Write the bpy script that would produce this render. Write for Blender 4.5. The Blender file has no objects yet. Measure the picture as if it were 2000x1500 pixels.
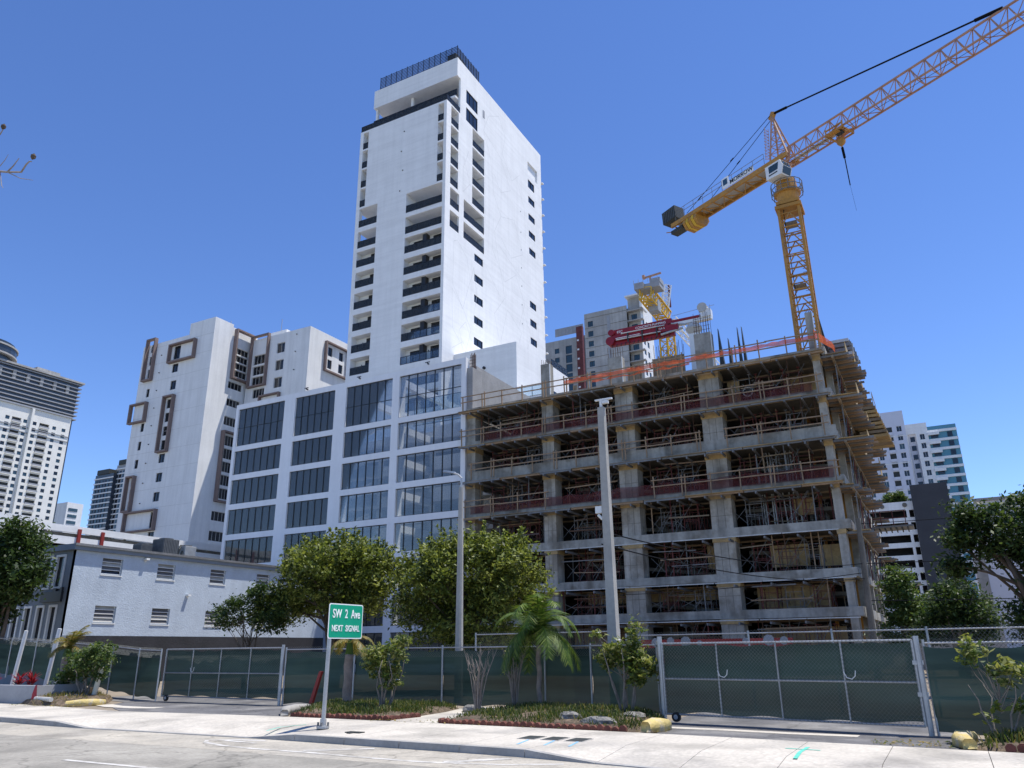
import bpy, math, random
import numpy as np
from mathutils import Matrix, Vector
random.seed(7); rng = np.random.default_rng(7)
scene = bpy.context.scene
col = scene.collection

# ---------------------------------------------------------------- camera
cam_d = bpy.data.cameras.new('camera'); cam = bpy.data.objects.new('camera', cam_d); col.objects.link(cam)
cam_d.sensor_width = 36.0; cam_d.lens = 27.0; cam_d.clip_start = 0.1; cam_d.clip_end = 6000
R = [[0.8792752490, -0.1642752706, -0.4470891097], [0.4761900595, 0.2817606754, 0.8329789607], [-0.0108657146, -0.9453171728, 0.3259714389]]
cam.matrix_world = Matrix(((R[0][0], -R[0][1], -R[0][2], 0), (R[1][0], -R[1][1], -R[1][2], 0), (R[2][0], -R[2][1], -R[2][2], 1.7), (0, 0, 0, 1)))
scene.camera = cam
# ---------------------------------------------------------------- sky, sun, exposure
SUN = Vector((0.28, 0.235, 1.0)).normalized()
w = bpy.data.worlds.new('World'); scene.world = w; w.use_nodes = True
nt = w.node_tree; bg = nt.nodes['Background']
sky = nt.nodes.new('ShaderNodeTexSky'); sky.sky_type = 'NISHITA'; sky.sun_disc = False
sky.sun_elevation = math.asin(SUN.z); sky.sun_rotation = math.atan2(SUN.x, SUN.y)
sky.air_density = 0.8; sky.dust_density = 0.0; sky.ozone_density = 4.1; sky.altitude = 0
hs_ = nt.nodes.new('ShaderNodeHueSaturation'); hs_.inputs['Hue'].default_value = 0.51; hs_.inputs['Saturation'].default_value = 1.14; hs_.inputs['Value'].default_value = 1.28
nt.links.new(sky.outputs[0], hs_.inputs['Color']); nt.links.new(hs_.outputs[0], bg.inputs[0]); bg.inputs[1].default_value = 0.14
sl = bpy.data.lights.new('sun', 'SUN'); sl.energy = 5.0; sl.angle = math.radians(0.53); sl.color = (1.0, 0.955, 0.88)
so = bpy.data.objects.new('sun', sl); col.objects.link(so)
so.rotation_euler = SUN.to_track_quat('Z', 'Y').to_euler(); so.location = (60, 60, 200)
vs = scene.view_settings; vs.view_transform = 'Standard'; vs.look = 'None'; vs.gamma = 1.0; vs.exposure = 0.22; vs.use_curve_mapping = False
scene.cycles.max_bounces = 6; scene.cycles.diffuse_bounces = 3; scene.cycles.transparent_max_bounces = 14

# ---------------------------------------------------------------- helpers
def tag(o, label=None, cat=None, group=None, kind=None):
    if label: o['label'] = label
    if cat: o['category'] = cat
    if group: o['group'] = group
    if kind: o['kind'] = kind
    return o
def empty(name, loc, label=None, cat=None, group=None):
    o = bpy.data.objects.new(name, None); col.objects.link(o); o.location = loc; o.empty_display_size = 0.3
    return tag(o, label, cat, group)
def wmat(o):
    m = Matrix.LocRotScale(o.location, o.rotation_euler, o.scale)
    return wmat(o.parent) @ o.matrix_parent_inverse @ m if o.parent else m
def adopt(o, parent):
    if parent is not None:
        o.parent = parent; o.matrix_parent_inverse = wmat(parent).inverted()
    return o
def link(name, me, parent=None):
    o = bpy.data.objects.new(name, me); col.objects.link(o); return adopt(o, parent)
class MB:
    def __init__(s): s.v = []; s.f = []
    def add(s, vs_, fs):
        b = len(s.v); s.v += [tuple(p) for p in vs_]; s.f += [tuple(b + i for i in f) for f in fs]; return s
    def box(s, x0, x1, y0, y1, z0, z1):
        return s.add([(x0,y0,z0),(x1,y0,z0),(x1,y1,z0),(x0,y1,z0),(x0,y0,z1),(x1,y0,z1),(x1,y1,z1),(x0,y1,z1)],
                     [(0,3,2,1),(4,5,6,7),(0,1,5,4),(1,2,6,5),(2,3,7,6),(3,0,4,7)])
    def bar(s, p, q, w_, h=None, up=(0,0,1)):
        p = Vector(p); q = Vector(q); h = h or w_; d = (q - p)
        if d.length < 1e-6: return s
        d.normalize(); u = Vector(up)
        if abs(d.dot(u)) > 0.98: u = Vector((1,0,0))
        a = d.cross(u).normalized() * (w_/2); b = a.cross(d).normalized() * (h/2)
        vs_ = [p-a-b, p+a-b, p+a+b, p-a+b, q-a-b, q+a-b, q+a+b, q-a+b]
        return s.add(vs_, [(0,3,2,1),(4,5,6,7),(0,1,5,4),(1,2,6,5),(2,3,7,6),(3,0,4,7)])
    def tube(s, pts, r, n=6, cap=True):
        pts = [Vector(p) for p in pts]; rs = r if isinstance(r, (list, tuple)) else [r]*len(pts)
        b = len(s.v); ref = Vector((0.31,0.17,0.93))
        for i, p in enumerate(pts):
            d = (pts[min(i+1, len(pts)-1)] - pts[max(i-1, 0)]).normalized()
            a = d.cross(ref)
            if a.length < 0.1: a = d.cross(Vector((1,0,0)))
            a.normalize(); c = d.cross(a)
            for k in range(n):
                t = 2*math.pi*k/n; s.v.append(tuple(p + a*(rs[i]*math.cos(t)) + c*(rs[i]*math.sin(t))))
        for i in range(len(pts)-1):
            for k in range(n):
                s.f.append((b+i*n+k, b+i*n+(k+1)%n, b+(i+1)*n+(k+1)%n, b+(i+1)*n+k))
        if cap: s.f.append(tuple(b+k for k in range(n))[::-1]); s.f.append(tuple(b+(len(pts)-1)*n+k for k in range(n)))
        return s
    def prism(s, poly, z0, z1):
        n = len(poly); zf0 = z0 if callable(z0) else (lambda x, y: z0); zf1 = z1 if callable(z1) else (lambda x, y: z1)
        return s.add([(x,y,zf0(x,y)) for x,y in poly] + [(x,y,zf1(x,y)) for x,y in poly],
                     [tuple(range(n))[::-1], tuple(range(n,2*n))] + [(i,(i+1)%n,n+(i+1)%n,n+i) for i in range(n)])
    def mesh(s, name, mat, smooth=False):
        me = bpy.data.meshes.new(name); me.from_pydata(s.v, [], s.f); me.materials.append(mat)
        if smooth: me.shade_smooth()
        return me
    def build(s, name, mat, parent=None, smooth=False): return link(name, s.mesh(name, mat, smooth), parent)
_ub = {}
def ubox(name, mat, x0, x1, y0, y1, z0, z1, parent=None):
    """one box-shaped piece; alike pieces share a unit mesh"""
    if mat.name not in _ub: _ub[mat.name] = MB().box(-.5,.5,-.5,.5,-.5,.5).mesh('piece_' + mat.name, mat)
    o = bpy.data.objects.new(name, _ub[mat.name]); col.objects.link(o)
    o.location = ((x0+x1)/2, (y0+y1)/2, (z0+z1)/2); o.scale = (x1-x0, y1-y0, z1-z0)
    return adopt(o, parent)
def ubar(name, mat, p, q, w_, parent=None):
    p = Vector(p); q = Vector(q)
    if mat.name not in _ub: _ub[mat.name] = MB().box(-.5,.5,-.5,.5,-.5,.5).mesh('piece_' + mat.name, mat)
    o = bpy.data.objects.new(name, _ub[mat.name]); col.objects.link(o)
    d = q - p; o.location = (p+q)/2; o.rotation_euler = d.to_track_quat('Z', 'Y').to_euler(); o.scale = (w_, w_, d.length)
    return adopt(o, parent)
def quads(name, P, mats, idx=None, parent=None):
    """P: (n,4,3) numpy array of quads"""
    n = len(P); me = bpy.data.meshes.new(name)
    me.vertices.add(4*n); me.loops.add(4*n); me.polygons.add(n)
    me.vertices.foreach_set('co', np.ascontiguousarray(P, dtype=np.float32).ravel())
    me.loops.foreach_set('vertex_index', np.arange(4*n, dtype=np.int32))
    me.polygons.foreach_set('loop_start', np.arange(0, 4*n, 4, dtype=np.int32))
    for m in mats: me.materials.append(m)
    if idx is not None: me.polygons.foreach_set('material_index', np.asarray(idx, dtype=np.int32))
    me.update(); me.validate()
    return link(name, me, parent)
def text(name, s, mat, loc, rot, size, parent=None, wscale=1.0, align='CENTER'):
    c = bpy.data.curves.new(name, 'FONT'); c.body = s; c.size = size; c.extrude = 0.006; c.align_x = align; c.align_y = 'CENTER'; c.offset = 0.010*size
    t = bpy.data.objects.new(name, c); col.objects.link(t)
    me = bpy.data.meshes.new_from_object(t.evaluated_get(bpy.context.evaluated_depsgraph_get()))
    col.objects.unlink(t); bpy.data.objects.remove(t)
    me.materials.clear(); me.materials.append(mat)
    M = Matrix.Translation(loc) @ rot.to_4x4() @ Matrix.Diagonal((wscale,1,1,1)); me.transform(M)
    return link(name, me, parent)
ORD = ['first','second','third','fourth','fifth','sixth','seventh','eighth','ninth','tenth','eleventh','twelfth']

# ---------------------------------------------------------------- materials
def M(name, c, rough=0.75, var=0.12, scale=1.2, bump=0.0, bscale=30, metal=0.0, streak=0.0, spec=0.4, c2=None, c2scale=0.35, c2lo=0.5, c2hi=0.62, crack=0.0, hband=0.0):
    m = bpy.data.materials.new(name); m.use_nodes = True; n = m.node_tree.nodes; l = m.node_tree.links
    b = n['Principled BSDF']; b.inputs['Roughness'].default_value = rough; b.inputs['Metallic'].default_value = metal; b.inputs['Specular IOR Level'].default_value = spec
    g = n.new('ShaderNodeNewGeometry')
    def noise(sc, det=4, vec=None):
        t = n.new('ShaderNodeTexNoise'); t.inputs['Scale'].default_value = sc; t.inputs['Detail'].default_value = det
        l.new(vec if vec is not None else g.outputs['Position'], t.inputs['Vector']); return t.outputs['Fac']
    def ramp(f, a, b_, lo, hi):
        mr = n.new('ShaderNodeMapRange'); mr.inputs[1].default_value = lo; mr.inputs[2].default_value = hi; mr.inputs[3].default_value = a; mr.inputs[4].default_value = b_
        l.new(f, mr.inputs[0]); return mr.outputs[0]
    def mul(a, b_):
        x = n.new('ShaderNodeMath'); x.operation = 'MULTIPLY'; l.new(a, x.inputs[0]); l.new(b_, x.inputs[1]); return x.outputs[0]
    k = mul(ramp(noise(scale), 1-var, 1+var, .3, .7), ramp(noise(scale*9), 1-var*.6, 1+var*.6, .3, .7))
    if streak:
        mp = n.new('ShaderNodeMapping'); mp.inputs['Scale'].default_value = (1.6, 1.6, 0.09); l.new(g.outputs['Position'], mp.inputs['Vector'])
        k = mul(k, ramp(noise(1.0, 5, mp.outputs[0]), 1-streak, 1.0, .35, .6))
    if hband:
        mp = n.new('ShaderNodeMapping'); mp.inputs['Scale'].default_value = (.12, .12, 2.4); l.new(g.outputs['Position'], mp.inputs['Vector'])
        k = mul(k, ramp(noise(1.0, 5, mp.outputs[0]), 1-hband, 1.0, .35, .6))
    if crack:
        ns = n.new('ShaderNodeTexNoise'); ns.inputs['Scale'].default_value = 1.3; ns.inputs['Detail'].default_value = 5; l.new(g.outputs['Position'], ns.inputs['Vector'])
        av = n.new('ShaderNodeVectorMath'); av.operation = 'MULTIPLY_ADD'; l.new(ns.outputs['Color'], av.inputs[0]); av.inputs[1].default_value = (.9,.9,.9); l.new(g.outputs['Position'], av.inputs[2])
        vo = n.new('ShaderNodeTexVoronoi'); vo.feature = 'DISTANCE_TO_EDGE'; vo.inputs['Scale'].default_value = .33; l.new(av.outputs[0], vo.inputs['Vector'])
        k = mul(k, ramp(vo.outputs['Distance'], 1-crack, 1.0, 0.0, .012)); k = mul(k, ramp(noise(.55, 7), .72, 1.04, .33, .5)); k = mul(k, ramp(noise(14, 3), .86, 1.1, .3, .7))
    mixc = n.new('ShaderNodeMix'); mixc.data_type = 'RGBA'; mixc.inputs[6].default_value = (*c, 1); mixc.inputs[7].default_value = (*(c2 or c), 1)
    if c2: l.new(ramp(noise(c2scale, 6), 0, 1, c2lo, c2hi), mixc.inputs[0])
    else: mixc.inputs[0].default_value = 0
    vm = n.new('ShaderNodeVectorMath'); vm.operation = 'SCALE'; l.new(mixc.outputs[2], vm.inputs[0]); l.new(k, vm.inputs['Scale'])
    l.new(vm.outputs[0], b.inputs['Base Color'])
    if bump:
        bp = n.new('ShaderNodeBump'); bp.inputs['Strength'].default_value = 1.0; bp.inputs['Distance'].default_value = bump
        l.new(noise(bscale, 5), bp.inputs['Height']); l.new(bp.outputs[0], b.inputs['Normal'])
    return m
def glass(name, tint, refl=0.06, rough=0.02, gc=.92, painted_haze=0.0):
    m = bpy.data.materials.new(name); m.use_nodes = True; n = m.node_tree.nodes; l = m.node_tree.links
    for x in list(n):
        if x.type == 'BSDF_PRINCIPLED': n.remove(x)
    o = n['Material Output']; t = n.new('ShaderNodeBsdfTransparent'); t.inputs[0].default_value = (*tint, 1)
    g = n.new('ShaderNodeBsdfGlossy'); g.inputs['Roughness'].default_value = rough; g.inputs[0].default_value = (gc*.97,gc,gc,1)
    fr = n.new('ShaderNodeFresnel'); fr.inputs[0].default_value = 1.5
    ad = n.new('ShaderNodeMath'); ad.operation = 'ADD'; ad.inputs[1].default_value = refl; l.new(fr.outputs[0], ad.inputs[0])
    mx = n.new('ShaderNodeMixShader'); l.new(ad.outputs[0], mx.inputs[0]); l.new(t.outputs[0], mx.inputs[1]); l.new(g.outputs[0], mx.inputs[2])
    df = n.new('ShaderNodeBsdfDiffuse'); df.inputs[0].default_value = (.7,.72,.72,1); m3 = n.new('ShaderNodeMixShader'); m3.inputs[0].default_value = painted_haze  # even grey diffuse share paints extra brightness into the panes
    l.new(mx.outputs[0], m3.inputs[1]); l.new(df.outputs[0], m3.inputs[2]); l.new(m3.outputs[0], o.inputs[0])
    return m
def net(name, c, alpha, var=0.25, scale=0.6, stretch=(1,1,1), trans=0.25):
    """woven mesh sheet: part of the light passes through the holes"""
    m = bpy.data.materials.new(name); m.use_nodes = True; n = m.node_tree.nodes; l = m.node_tree.links
    for x in list(n):
        if x.type == 'BSDF_PRINCIPLED': n.remove(x)
    o = n['Material Output']; g = n.new('ShaderNodeNewGeometry'); mp = n.new('ShaderNodeMapping'); mp.inputs['Scale'].default_value = stretch
    l.new(g.outputs['Position'], mp.inputs[0]); t = n.new('ShaderNodeTexNoise'); t.inputs['Scale'].default_value = scale; t.inputs['Detail'].default_value = 5; l.new(mp.outputs[0], t.inputs['Vector'])
    mr = n.new('ShaderNodeMapRange'); mr.inputs[1].default_value = .3; mr.inputs[2].default_value = .7; mr.inputs[3].default_value = 1-var; mr.inputs[4].default_value = 1+var; l.new(t.outputs['Fac'], mr.inputs[0])
    vm = n.new('ShaderNodeVectorMath'); vm.operation = 'SCALE'; vm.inputs[0].default_value = c; l.new(mr.outputs[0], vm.inputs['Scale'])
    d = n.new('ShaderNodeBsdfDiffuse'); tl = n.new('ShaderNodeBsdfTranslucent'); l.new(vm.outputs[0], d.inputs[0]); l.new(vm.outputs[0], tl.inputs[0])
    m1 = n.new('ShaderNodeMixShader'); m1.inputs[0].default_value = trans; l.new(d.outputs[0], m1.inputs[1]); l.new(tl.outputs[0], m1.inputs[2])
    tr = n.new('ShaderNodeBsdfTransparent'); m2 = n.new('ShaderNodeMixShader'); m2.inputs[0].default_value = alpha
    l.new(tr.outputs[0], m2.inputs[1]); l.new(m1.outputs[0], m2.inputs[2]); l.new(m2.outputs[0], o.inputs[0]); return m
def leaf(name, c, trans=0.35):
    m = bpy.data.materials.new(name); m.use_nodes = True; n = m.node_tree.nodes; l = m.node_tree.links
    b = n['Principled BSDF']; b.inputs['Base Color'].default_value = (*c, 1); b.inputs['Roughness'].default_value = .5; b.inputs['Specular IOR Level'].default_value = .3
    tl = n.new('ShaderNodeBsdfTranslucent'); tl.inputs[0].default_value = (c[0]*1.3, c[1]*1.3, c[2]*.7, 1)
    mx = n.new('ShaderNodeMixShader'); mx.inputs[0].default_value = trans; l.new(b.outputs[0], mx.inputs[1]); l.new(tl.outputs[0], mx.inputs[2]); l.new(mx.outputs[0], n['Material Output'].inputs[0]); return m

m_white = M('white_stucco', (.82,.82,.81), .85, .035, .5, .006, 12, streak=.05, hband=.06)
m_white2 = M('white_paint_weathered', (.76,.76,.75), .85, .04, .4, .004, 20, streak=.09)
m_white_pod = M('white_facade_paint', (.76,.77,.79), .8, .03, .3, .003, 25, streak=.05)
m_score = M('score_groove', (.56,.56,.55), .9, .1)
m_glass_dark = M('dark_window_glass', (.012,.015,.02), .06, .2, .2, spec=.6)
m_glass_teal = M('teal_window_glass', (.03,.06,.075), .05, .2, .3, spec=.7)
m_frame_dark = M('dark_bronze_frame', (.02,.021,.024), .45, .1)
m_rail_dark = M('charcoal_rail_metal', (.018,.022,.027), .4, .1, metal=.3)
m_pod_glass = glass('grey_tinted_glass', (.78,.80,.81), .04, gc=.8, painted_haze=.045)
m_rail_glass = glass('smoked_rail_glass', (.84,.88,.89), .0, gc=.6, painted_haze=.03)
m_clear = glass('clear_glass', (.8,.88,.92), .04)
m_conc = M('cast_concrete', (.39,.37,.325), .9, .18, .5, .006, 14, streak=.34, c2=(.25,.225,.185), c2scale=.6)
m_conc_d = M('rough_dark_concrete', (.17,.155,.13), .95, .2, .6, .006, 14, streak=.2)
m_conc_in = M('garage_concrete', (.52,.51,.48), .95, .18, .4, .004, 10)
m_cmu = M('concrete_block', (.30,.295,.29), .95, .12, .8, .006, 20)
m_back = M('concrete_panel', (.37,.36,.345), .9, .1, .3, .004, 10, streak=.15, c2=(.42,.41,.39), c2scale=.15)
m_ply = M('plywood', (.42,.29,.13), .8, .22, .7, .003, 10, c2=(.32,.24,.13), c2scale=.8)
m_ply_d = M('weathered_plywood', (.24,.19,.13), .85, .25, .8, .003, 10)
m_lumber = M('lumber', (.31,.215,.135), .8, .2, 1.5)
m_alum = M('aluminium_beam', (.50,.50,.49), .5, .15, .8, metal=.35)
m_alum_d = M('dull_steel', (.20,.20,.20), .6, .2, .8, metal=.4)
m_red = M('red_frame_paint', (.13,.03,.026), .6, .3, 1.5)
m_rust = M('rusty_rebar', (.10,.055,.035), .8, .2, 2)
m_interior = M('painted_shade_board', (.022,.022,.026), .95, .3, .5)  # near-black colour carries the shade of deep interiors
m_brown = M('brown_frame_paint', (.225,.165,.145), .8, .08, .6, streak=.1)
m_blue = M('light_blue_stucco', (.44,.50,.565), .9, .07, .8, .022, 13, streak=.06)
m_black = M('black_painted_stucco', (.028,.028,.032), .8, .2, 1, .02, 8)
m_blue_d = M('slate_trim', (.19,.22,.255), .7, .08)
m_trim = M('white_trim', (.72,.72,.70), .6, .05)
m_tarp_grey = M('window_grey_panel', (.13,.125,.125), .6, .15, 2)
m_yel = M('crane_yellow', (.45,.225,.04), .5, .16, .6, spec=.4, c2=(.34,.18,.05), c2scale=1.2)
m_yel2 = M('crane_bright_yellow', (.66,.40,.03), .5, .15, .6)
m_cran_pale = M('crane_faded_red_lattice', (.44,.25,.16), .6, .15, .8)
m_cabw = M('cab_white', (.78,.79,.78), .35, .04)
m_cable = M('steel_cable', (.01,.011,.014), .9, .1, spec=.05)
m_ballast = M('charcoal_steel', (.035,.04,.038), .6, .2)
m_pumpred = M('pump_red_paint', (.26,.012,.022), .4, .15, .6)
m_letter = M('white_lettering', (.8,.8,.8), .6, .05)
m_black_letter = M('black_lettering', (.01,.01,.012), .6, .05)
m_asph = M('worn_asphalt', (.275,.258,.222), .95, .12, .35, .01, 60, c2=(.36,.338,.29), c2scale=.3, c2lo=.4, c2hi=.65, crack=.35)
m_shoulder = M('pale_worn_shoulder', (.42,.385,.32), .95, .12, .5, .01, 60, c2=(.34,.315,.27), c2scale=.6, c2lo=.45, c2hi=.65, crack=.35)
m_drive = M('driveway_asphalt', (.13,.128,.13), .95, .18, .8, .008, 60, c2=(.22,.213,.205), c2scale=.5, crack=.3)
m_side = M('sidewalk_concrete', (.53,.49,.42), .95, .08, .6, .003, 50, c2=(.43,.40,.35), c2scale=.5, crack=.12)
m_kerb = M('kerb_concrete', (.34,.33,.31), .95, .15, 1.5, .005, 30)
m_lot = M('site_dirt', (.24,.20,.15), .95, .2, .5, .02, 8)
m_soil = M('mulch_soil', (.10,.075,.05), .95, .35, 4, .03, 25, c2=(.17,.125,.085), c2scale=5)
m_paintw = M('road_paint_white', (.56,.54,.50), .8, .15, 3, c2=(.36,.34,.30), c2scale=2.5, c2lo=.48, c2hi=.6)
m_paintg = M('survey_paint_green', (.12,.52,.40), .8, .2, 6)
m_paintb = M('survey_paint_blue', (.22,.45,.66), .8, .2, 6)
m_yelk = M('yellow_kerb_paint', (.58,.46,.18), .85, .15, 4, .02, 18, c2=(.46,.41,.31), c2scale=4)
m_brick = M('red_edging_stone', (.15,.055,.04), .9, .25, 5, .01, 30)
m_rock = M('limestone_rock', (.25,.24,.22), .95, .35, 5, .04, 14, c2=(.09,.085,.08), c2scale=5)
m_screen = net('green_windscreen', (.050,.082,.068), .965, .42, .7, (.25,.25,3.0), .12)
m_rednet = net('red_debris_net', (.20,.06,.06), .5, .25, 1.2)
m_ornet = net('orange_barrier_net', (.78,.17,.07), .78, .2, 1.5)
m_galv = M('galvanised_steel', (.42,.43,.44), .45, .12, 3, metal=.55)
m_galvw = M('chain_link_wire', (.17,.18,.18), .6, .1, 3, metal=.3)
m_rubber = M('black_rubber', (.015,.015,.016), .7, .1)
m_pole = M('concrete_pole', (.40,.385,.35), .9, .12, .8, .004, 40, streak=.12)
m_sign = M('sign_green', (.0,.30,.17), .4, .04, .5)
m_signw = M('sign_white', (.82,.83,.82), .4, .03, .5)
m_bark = M('tree_bark', (.10,.075,.055), .95, .25, 5, .02, 25)
m_barkg = M('grey_bark', (.22,.19,.16), .95, .25, 6, .01, 30)
m_barkw = M('pale_twig', (.30,.25,.21), .9, .2, 6)
m_palmt = M('palm_trunk', (.24,.20,.17), .95, .2, 6, .02, 25)
m_petal = M('white_petal', (.85,.85,.82), .7, .05)
m_redleaf = leaf('red_ti_leaf', (.28,.02,.035), .3)
m_blueface = M('teal_facade_paint', (.10,.27,.36), .8, .04, .4)
m_lav = M('pale_lavender_paint', (.62,.63,.70), .85, .03, .4)
m_char = M('charcoal_wall', (.05,.052,.06), .85, .1, .4)
m_cream = M('cream_stucco', (.74,.72,.66), .85, .05, .3)
m_dkband = M('dark_tower_glass_band', (.035,.045,.06), .25, .15, .3, spec=.6)
m_greyb = M('grey_slab_edge', (.30,.31,.33), .7, .08)
m_rd = M('red_post_paint', (.26,.03,.025), .6, .1)
m_hv = M('hvac_grille', (.10,.105,.11), .6, .15, 3)
m_hvw = M('hvac_pale_case', (.48,.47,.44), .6, .1, 3)
m_ground = M('open_ground', (.20,.19,.17), .95, .15, .2)
L_olive = [leaf('olive_leaf', (.135,.17,.03)), leaf('olive_leaf_dark', (.05,.07,.017)), leaf('olive_leaf_light', (.26,.29,.07))]
L_dark = [leaf('deep_green_leaf', (.035,.065,.018)), leaf('deep_green_leaf_dark', (.02,.04,.014)), leaf('deep_green_leaf_light', (.075,.115,.03))]
L_mid = [leaf('mid_green_leaf', (.07,.12,.03)), leaf('mid_green_leaf_dark', (.04,.075,.02)), leaf('mid_green_leaf_light', (.13,.17,.05))]
L_lime = [leaf('lime_leaf', (.15,.19,.04)), leaf('lime_leaf_dark', (.07,.11,.025)), leaf('lime_leaf_light', (.26,.27,.09))]
L_palm = [leaf('palm_leaf', (.085,.15,.02), .3), leaf('palm_leaf_dark', (.04,.075,.014), .25), leaf('palm_leaf_light', (.19,.24,.05), .3)]
L_dry = [leaf('dry_palm_leaf', (.24,.19,.05)), leaf('dry_palm_leaf_green', (.10,.13,.03)), leaf('dry_palm_leaf_tan', (.33,.25,.10))]
L_grass = [leaf('grass_blade', (.085,.12,.03)), leaf('grass_blade_dark', (.05,.075,.02)), leaf('grass_blade_dry', (.20,.18,.07))]

# ---------------------------------------------------------------- facades
def gridwall(name, axis, plane, u0, u1, z0, z1, holes, mat, parent, thick=0.3, outer=-1):
    """solid wall with rectangular openings. axis 'Y': plane y=plane, u=x, inward=+y. axis 'X': plane x=plane, u=y, inward=-x"""
    us = sorted(set([u0, u1] + [round(min(max(h[k], u0), u1), 4) for h in holes for k in (0, 1)]))
    zs = sorted(set([z0, z1] + [round(min(max(h[k], z0), z1), 4) for h in holes for k in (2, 3)]))
    nu, nz = len(us)-1, len(zs)-1
    solid = [[True]*nz for _ in range(nu)]
    for h in holes:
        for i in range(nu):
            um = (us[i]+us[i+1])/2
            if not (h[0] < um < h[1]): continue
            for j in range(nz):
                if h[2] < (zs[j]+zs[j+1])/2 < h[3]: solid[i][j] = False
    inn = thick if axis == 'Y' else -thick
    def pt(u, z, d): return (u, plane+d, z) if axis == 'Y' else (plane+d, u, z)
    b = MB()
    def S(i, j): return 0 <= i < nu and 0 <= j < nz and solid[i][j]
    # merge vertical runs of cells
    for i in range(nu):
        j = 0
        while j < nz:
            if not solid[i][j]: j += 1; continue
            k = j
            while k+1 < nz and solid[i][k+1]: k += 1
            a, c_, e, g = us[i], us[i+1], zs[j], zs[k+1]
            for d in (0, inn):
                b.add([pt(a,e,d), pt(c_,e,d), pt(c_,g,d), pt(a,g,d)], [(0,1,2,3) if d == 0 else (3,2,1,0)])
            b.add([pt(a,e,0), pt(c_,e,0), pt(c_,e,inn), pt(a,e,inn)], [(3,2,1,0)])
            b.add([pt(a,g,0), pt(c_,g,0), pt(c_,g,inn), pt(a,g,inn)], [(0,1,2,3)])
            j = k+1
        for j in range(nz):
            if not solid[i][j]: continue
            if not S(i-1, j): b.add([pt(us[i],zs[j],0), pt(us[i],zs[j],inn), pt(us[i],zs[j+1],inn), pt(us[i],zs[j+1],0)], [(3,2,1,0)])
            if not S(i+1, j): b.add([pt(us[i+1],zs[j],0), pt(us[i+1],zs[j],inn), pt(us[i+1],zs[j+1],inn), pt(us[i+1],zs[j+1],0)], [(0,1,2,3)])
    return b.build(name, mat, parent)
def sub_box(name, mat, axis, plane, u0, u1, d0, d1, z0, z1, parent):
    if axis == 'Y': return ubox(name, mat, u0, u1, plane+d0, plane+d1, z0, z1, parent)
    return ubox(name, mat, plane-d1, plane-d0, u0, u1, z0, z1, parent)
def window(axis, plane, h, parent, gl=None, fr=None, deep=0.14, mull=1, name='window', transom=None):
    u0, u1, z0, z1 = h[:4]; gl = gl or m_glass_dark; fr = fr or m_frame_dark
    b = MB(); t = 0.06
    def bx(a, c_, e, g):
        if axis == 'Y': b.box(a, c_, plane+deep-.05, plane+deep+.03, e, g)
        else: b.box(plane-deep-.03, plane-deep+.05, a, c_, e, g)
    bx(u0, u1, z0, z0+t); bx(u0, u1, z1-t, z1); bx(u0, u0+t, z0+t, z1-t); bx(u1-t, u1, z0+t, z1-t)
    for k in range(mull):
        um = u0 + (u1-u0)*(k+1)/(mull+1); bx(um-.025, um+.025, z0+t, z1-t)
    f = b.build(name, fr, parent)
    for k in range(mull+1):
        a = u0 + (u1-u0)*k/(mull+1) + .03; c_ = u0 + (u1-u0)*(k+1)/(mull+1) - .03
        sub_box('pane', gl, axis, plane, a, c_, deep+.005, deep+.02, z0+t/2, z1-t/2, f)
    return f
def railing(axis, plane, u0, u1, z, parent, n=4, h=1.05, d=0.06, rail=None, pane=None):
    b = MB(); rail = rail or m_rail_dark
    def bx(a, c_, e, g, t=.025):
        if axis == 'Y': b.box(a, c_, plane+d-t, plane+d+t, e, g)
        else: b.box(plane-d-t, plane-d+t, a, c_, e, g)
    bx(u0, u1, z+h-.06, z+h); bx(u0, u1, z+.04, z+.09)
    for k in range(n+1):
        u = u0 + (u1-u0)*k/n; u = min(max(u, u0+.025), u1-.025); bx(u-.025, u+.025, z, z+h-.06, .02)
    r = b.build('railing', rail, parent)
    for k in range(n):
        a = u0 + (u1-u0)*k/n + .035; c_ = u0 + (u1-u0)*(k+1)/n - .035
        sub_box('glass_pane', pane or m_rail_glass, axis, plane, a, c_, d-.008, d+.008, z+.1, z+h-.07, r)
    return r

# ================================================================ ground, road, sidewalk
def lerp_line(pts, x):
    for (a, b), (c_, d) in zip(pts, pts[1:]):
        if a <= x <= c_: return b + (d-b)*(x-a)/(c_-a)
    return pts[0][1] if x < pts[0][0] else pts[-1][1]
KERB = [(-90,15.2),(-60,14.5),(-24,14.1),(-20.7,13.8),(-13.4,13.75),(-11,13.6),(-7.3,13.4),(-5.7,13.1),(0,12.3),(12,10.6)]
BACK = [(-90,18.6),(-60,18.2),(-29,17.9),(-23.3,16.95),(-16.6,17.3),(-11.2,17.1),(-6,16.85),(0,16.2),(12,14.9)]
def kz(x):
    """kerb top height: dropped at the two driveways"""
    def ramp(t): return min(max(t, 0), 1)
    d = min(ramp((x+21.6)/1.2), ramp((-12.9-x)/1.0)); d = max(d, ramp((x+6.6)/1.1))
    return -0.115*d
g = MB(); g.add([(-3000,-400,-.22),(3000,-400,-.22),(3000,4000,-.22),(-3000,4000,-.22)], [(0,1,2,3)])
tag(g.build('ground', m_ground), kind='structure')
road = MB(); road.add([(-120,-25,-.13),(60,-25,-.13),(60,10,-.13)] + [(x,y+.02,-.13) for x,y in KERB[::-1]] + [(-120,16,-.13)], [tuple(range(4+len(KERB)))])
road = tag(road.build('road', m_asph), kind='structure')
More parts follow.
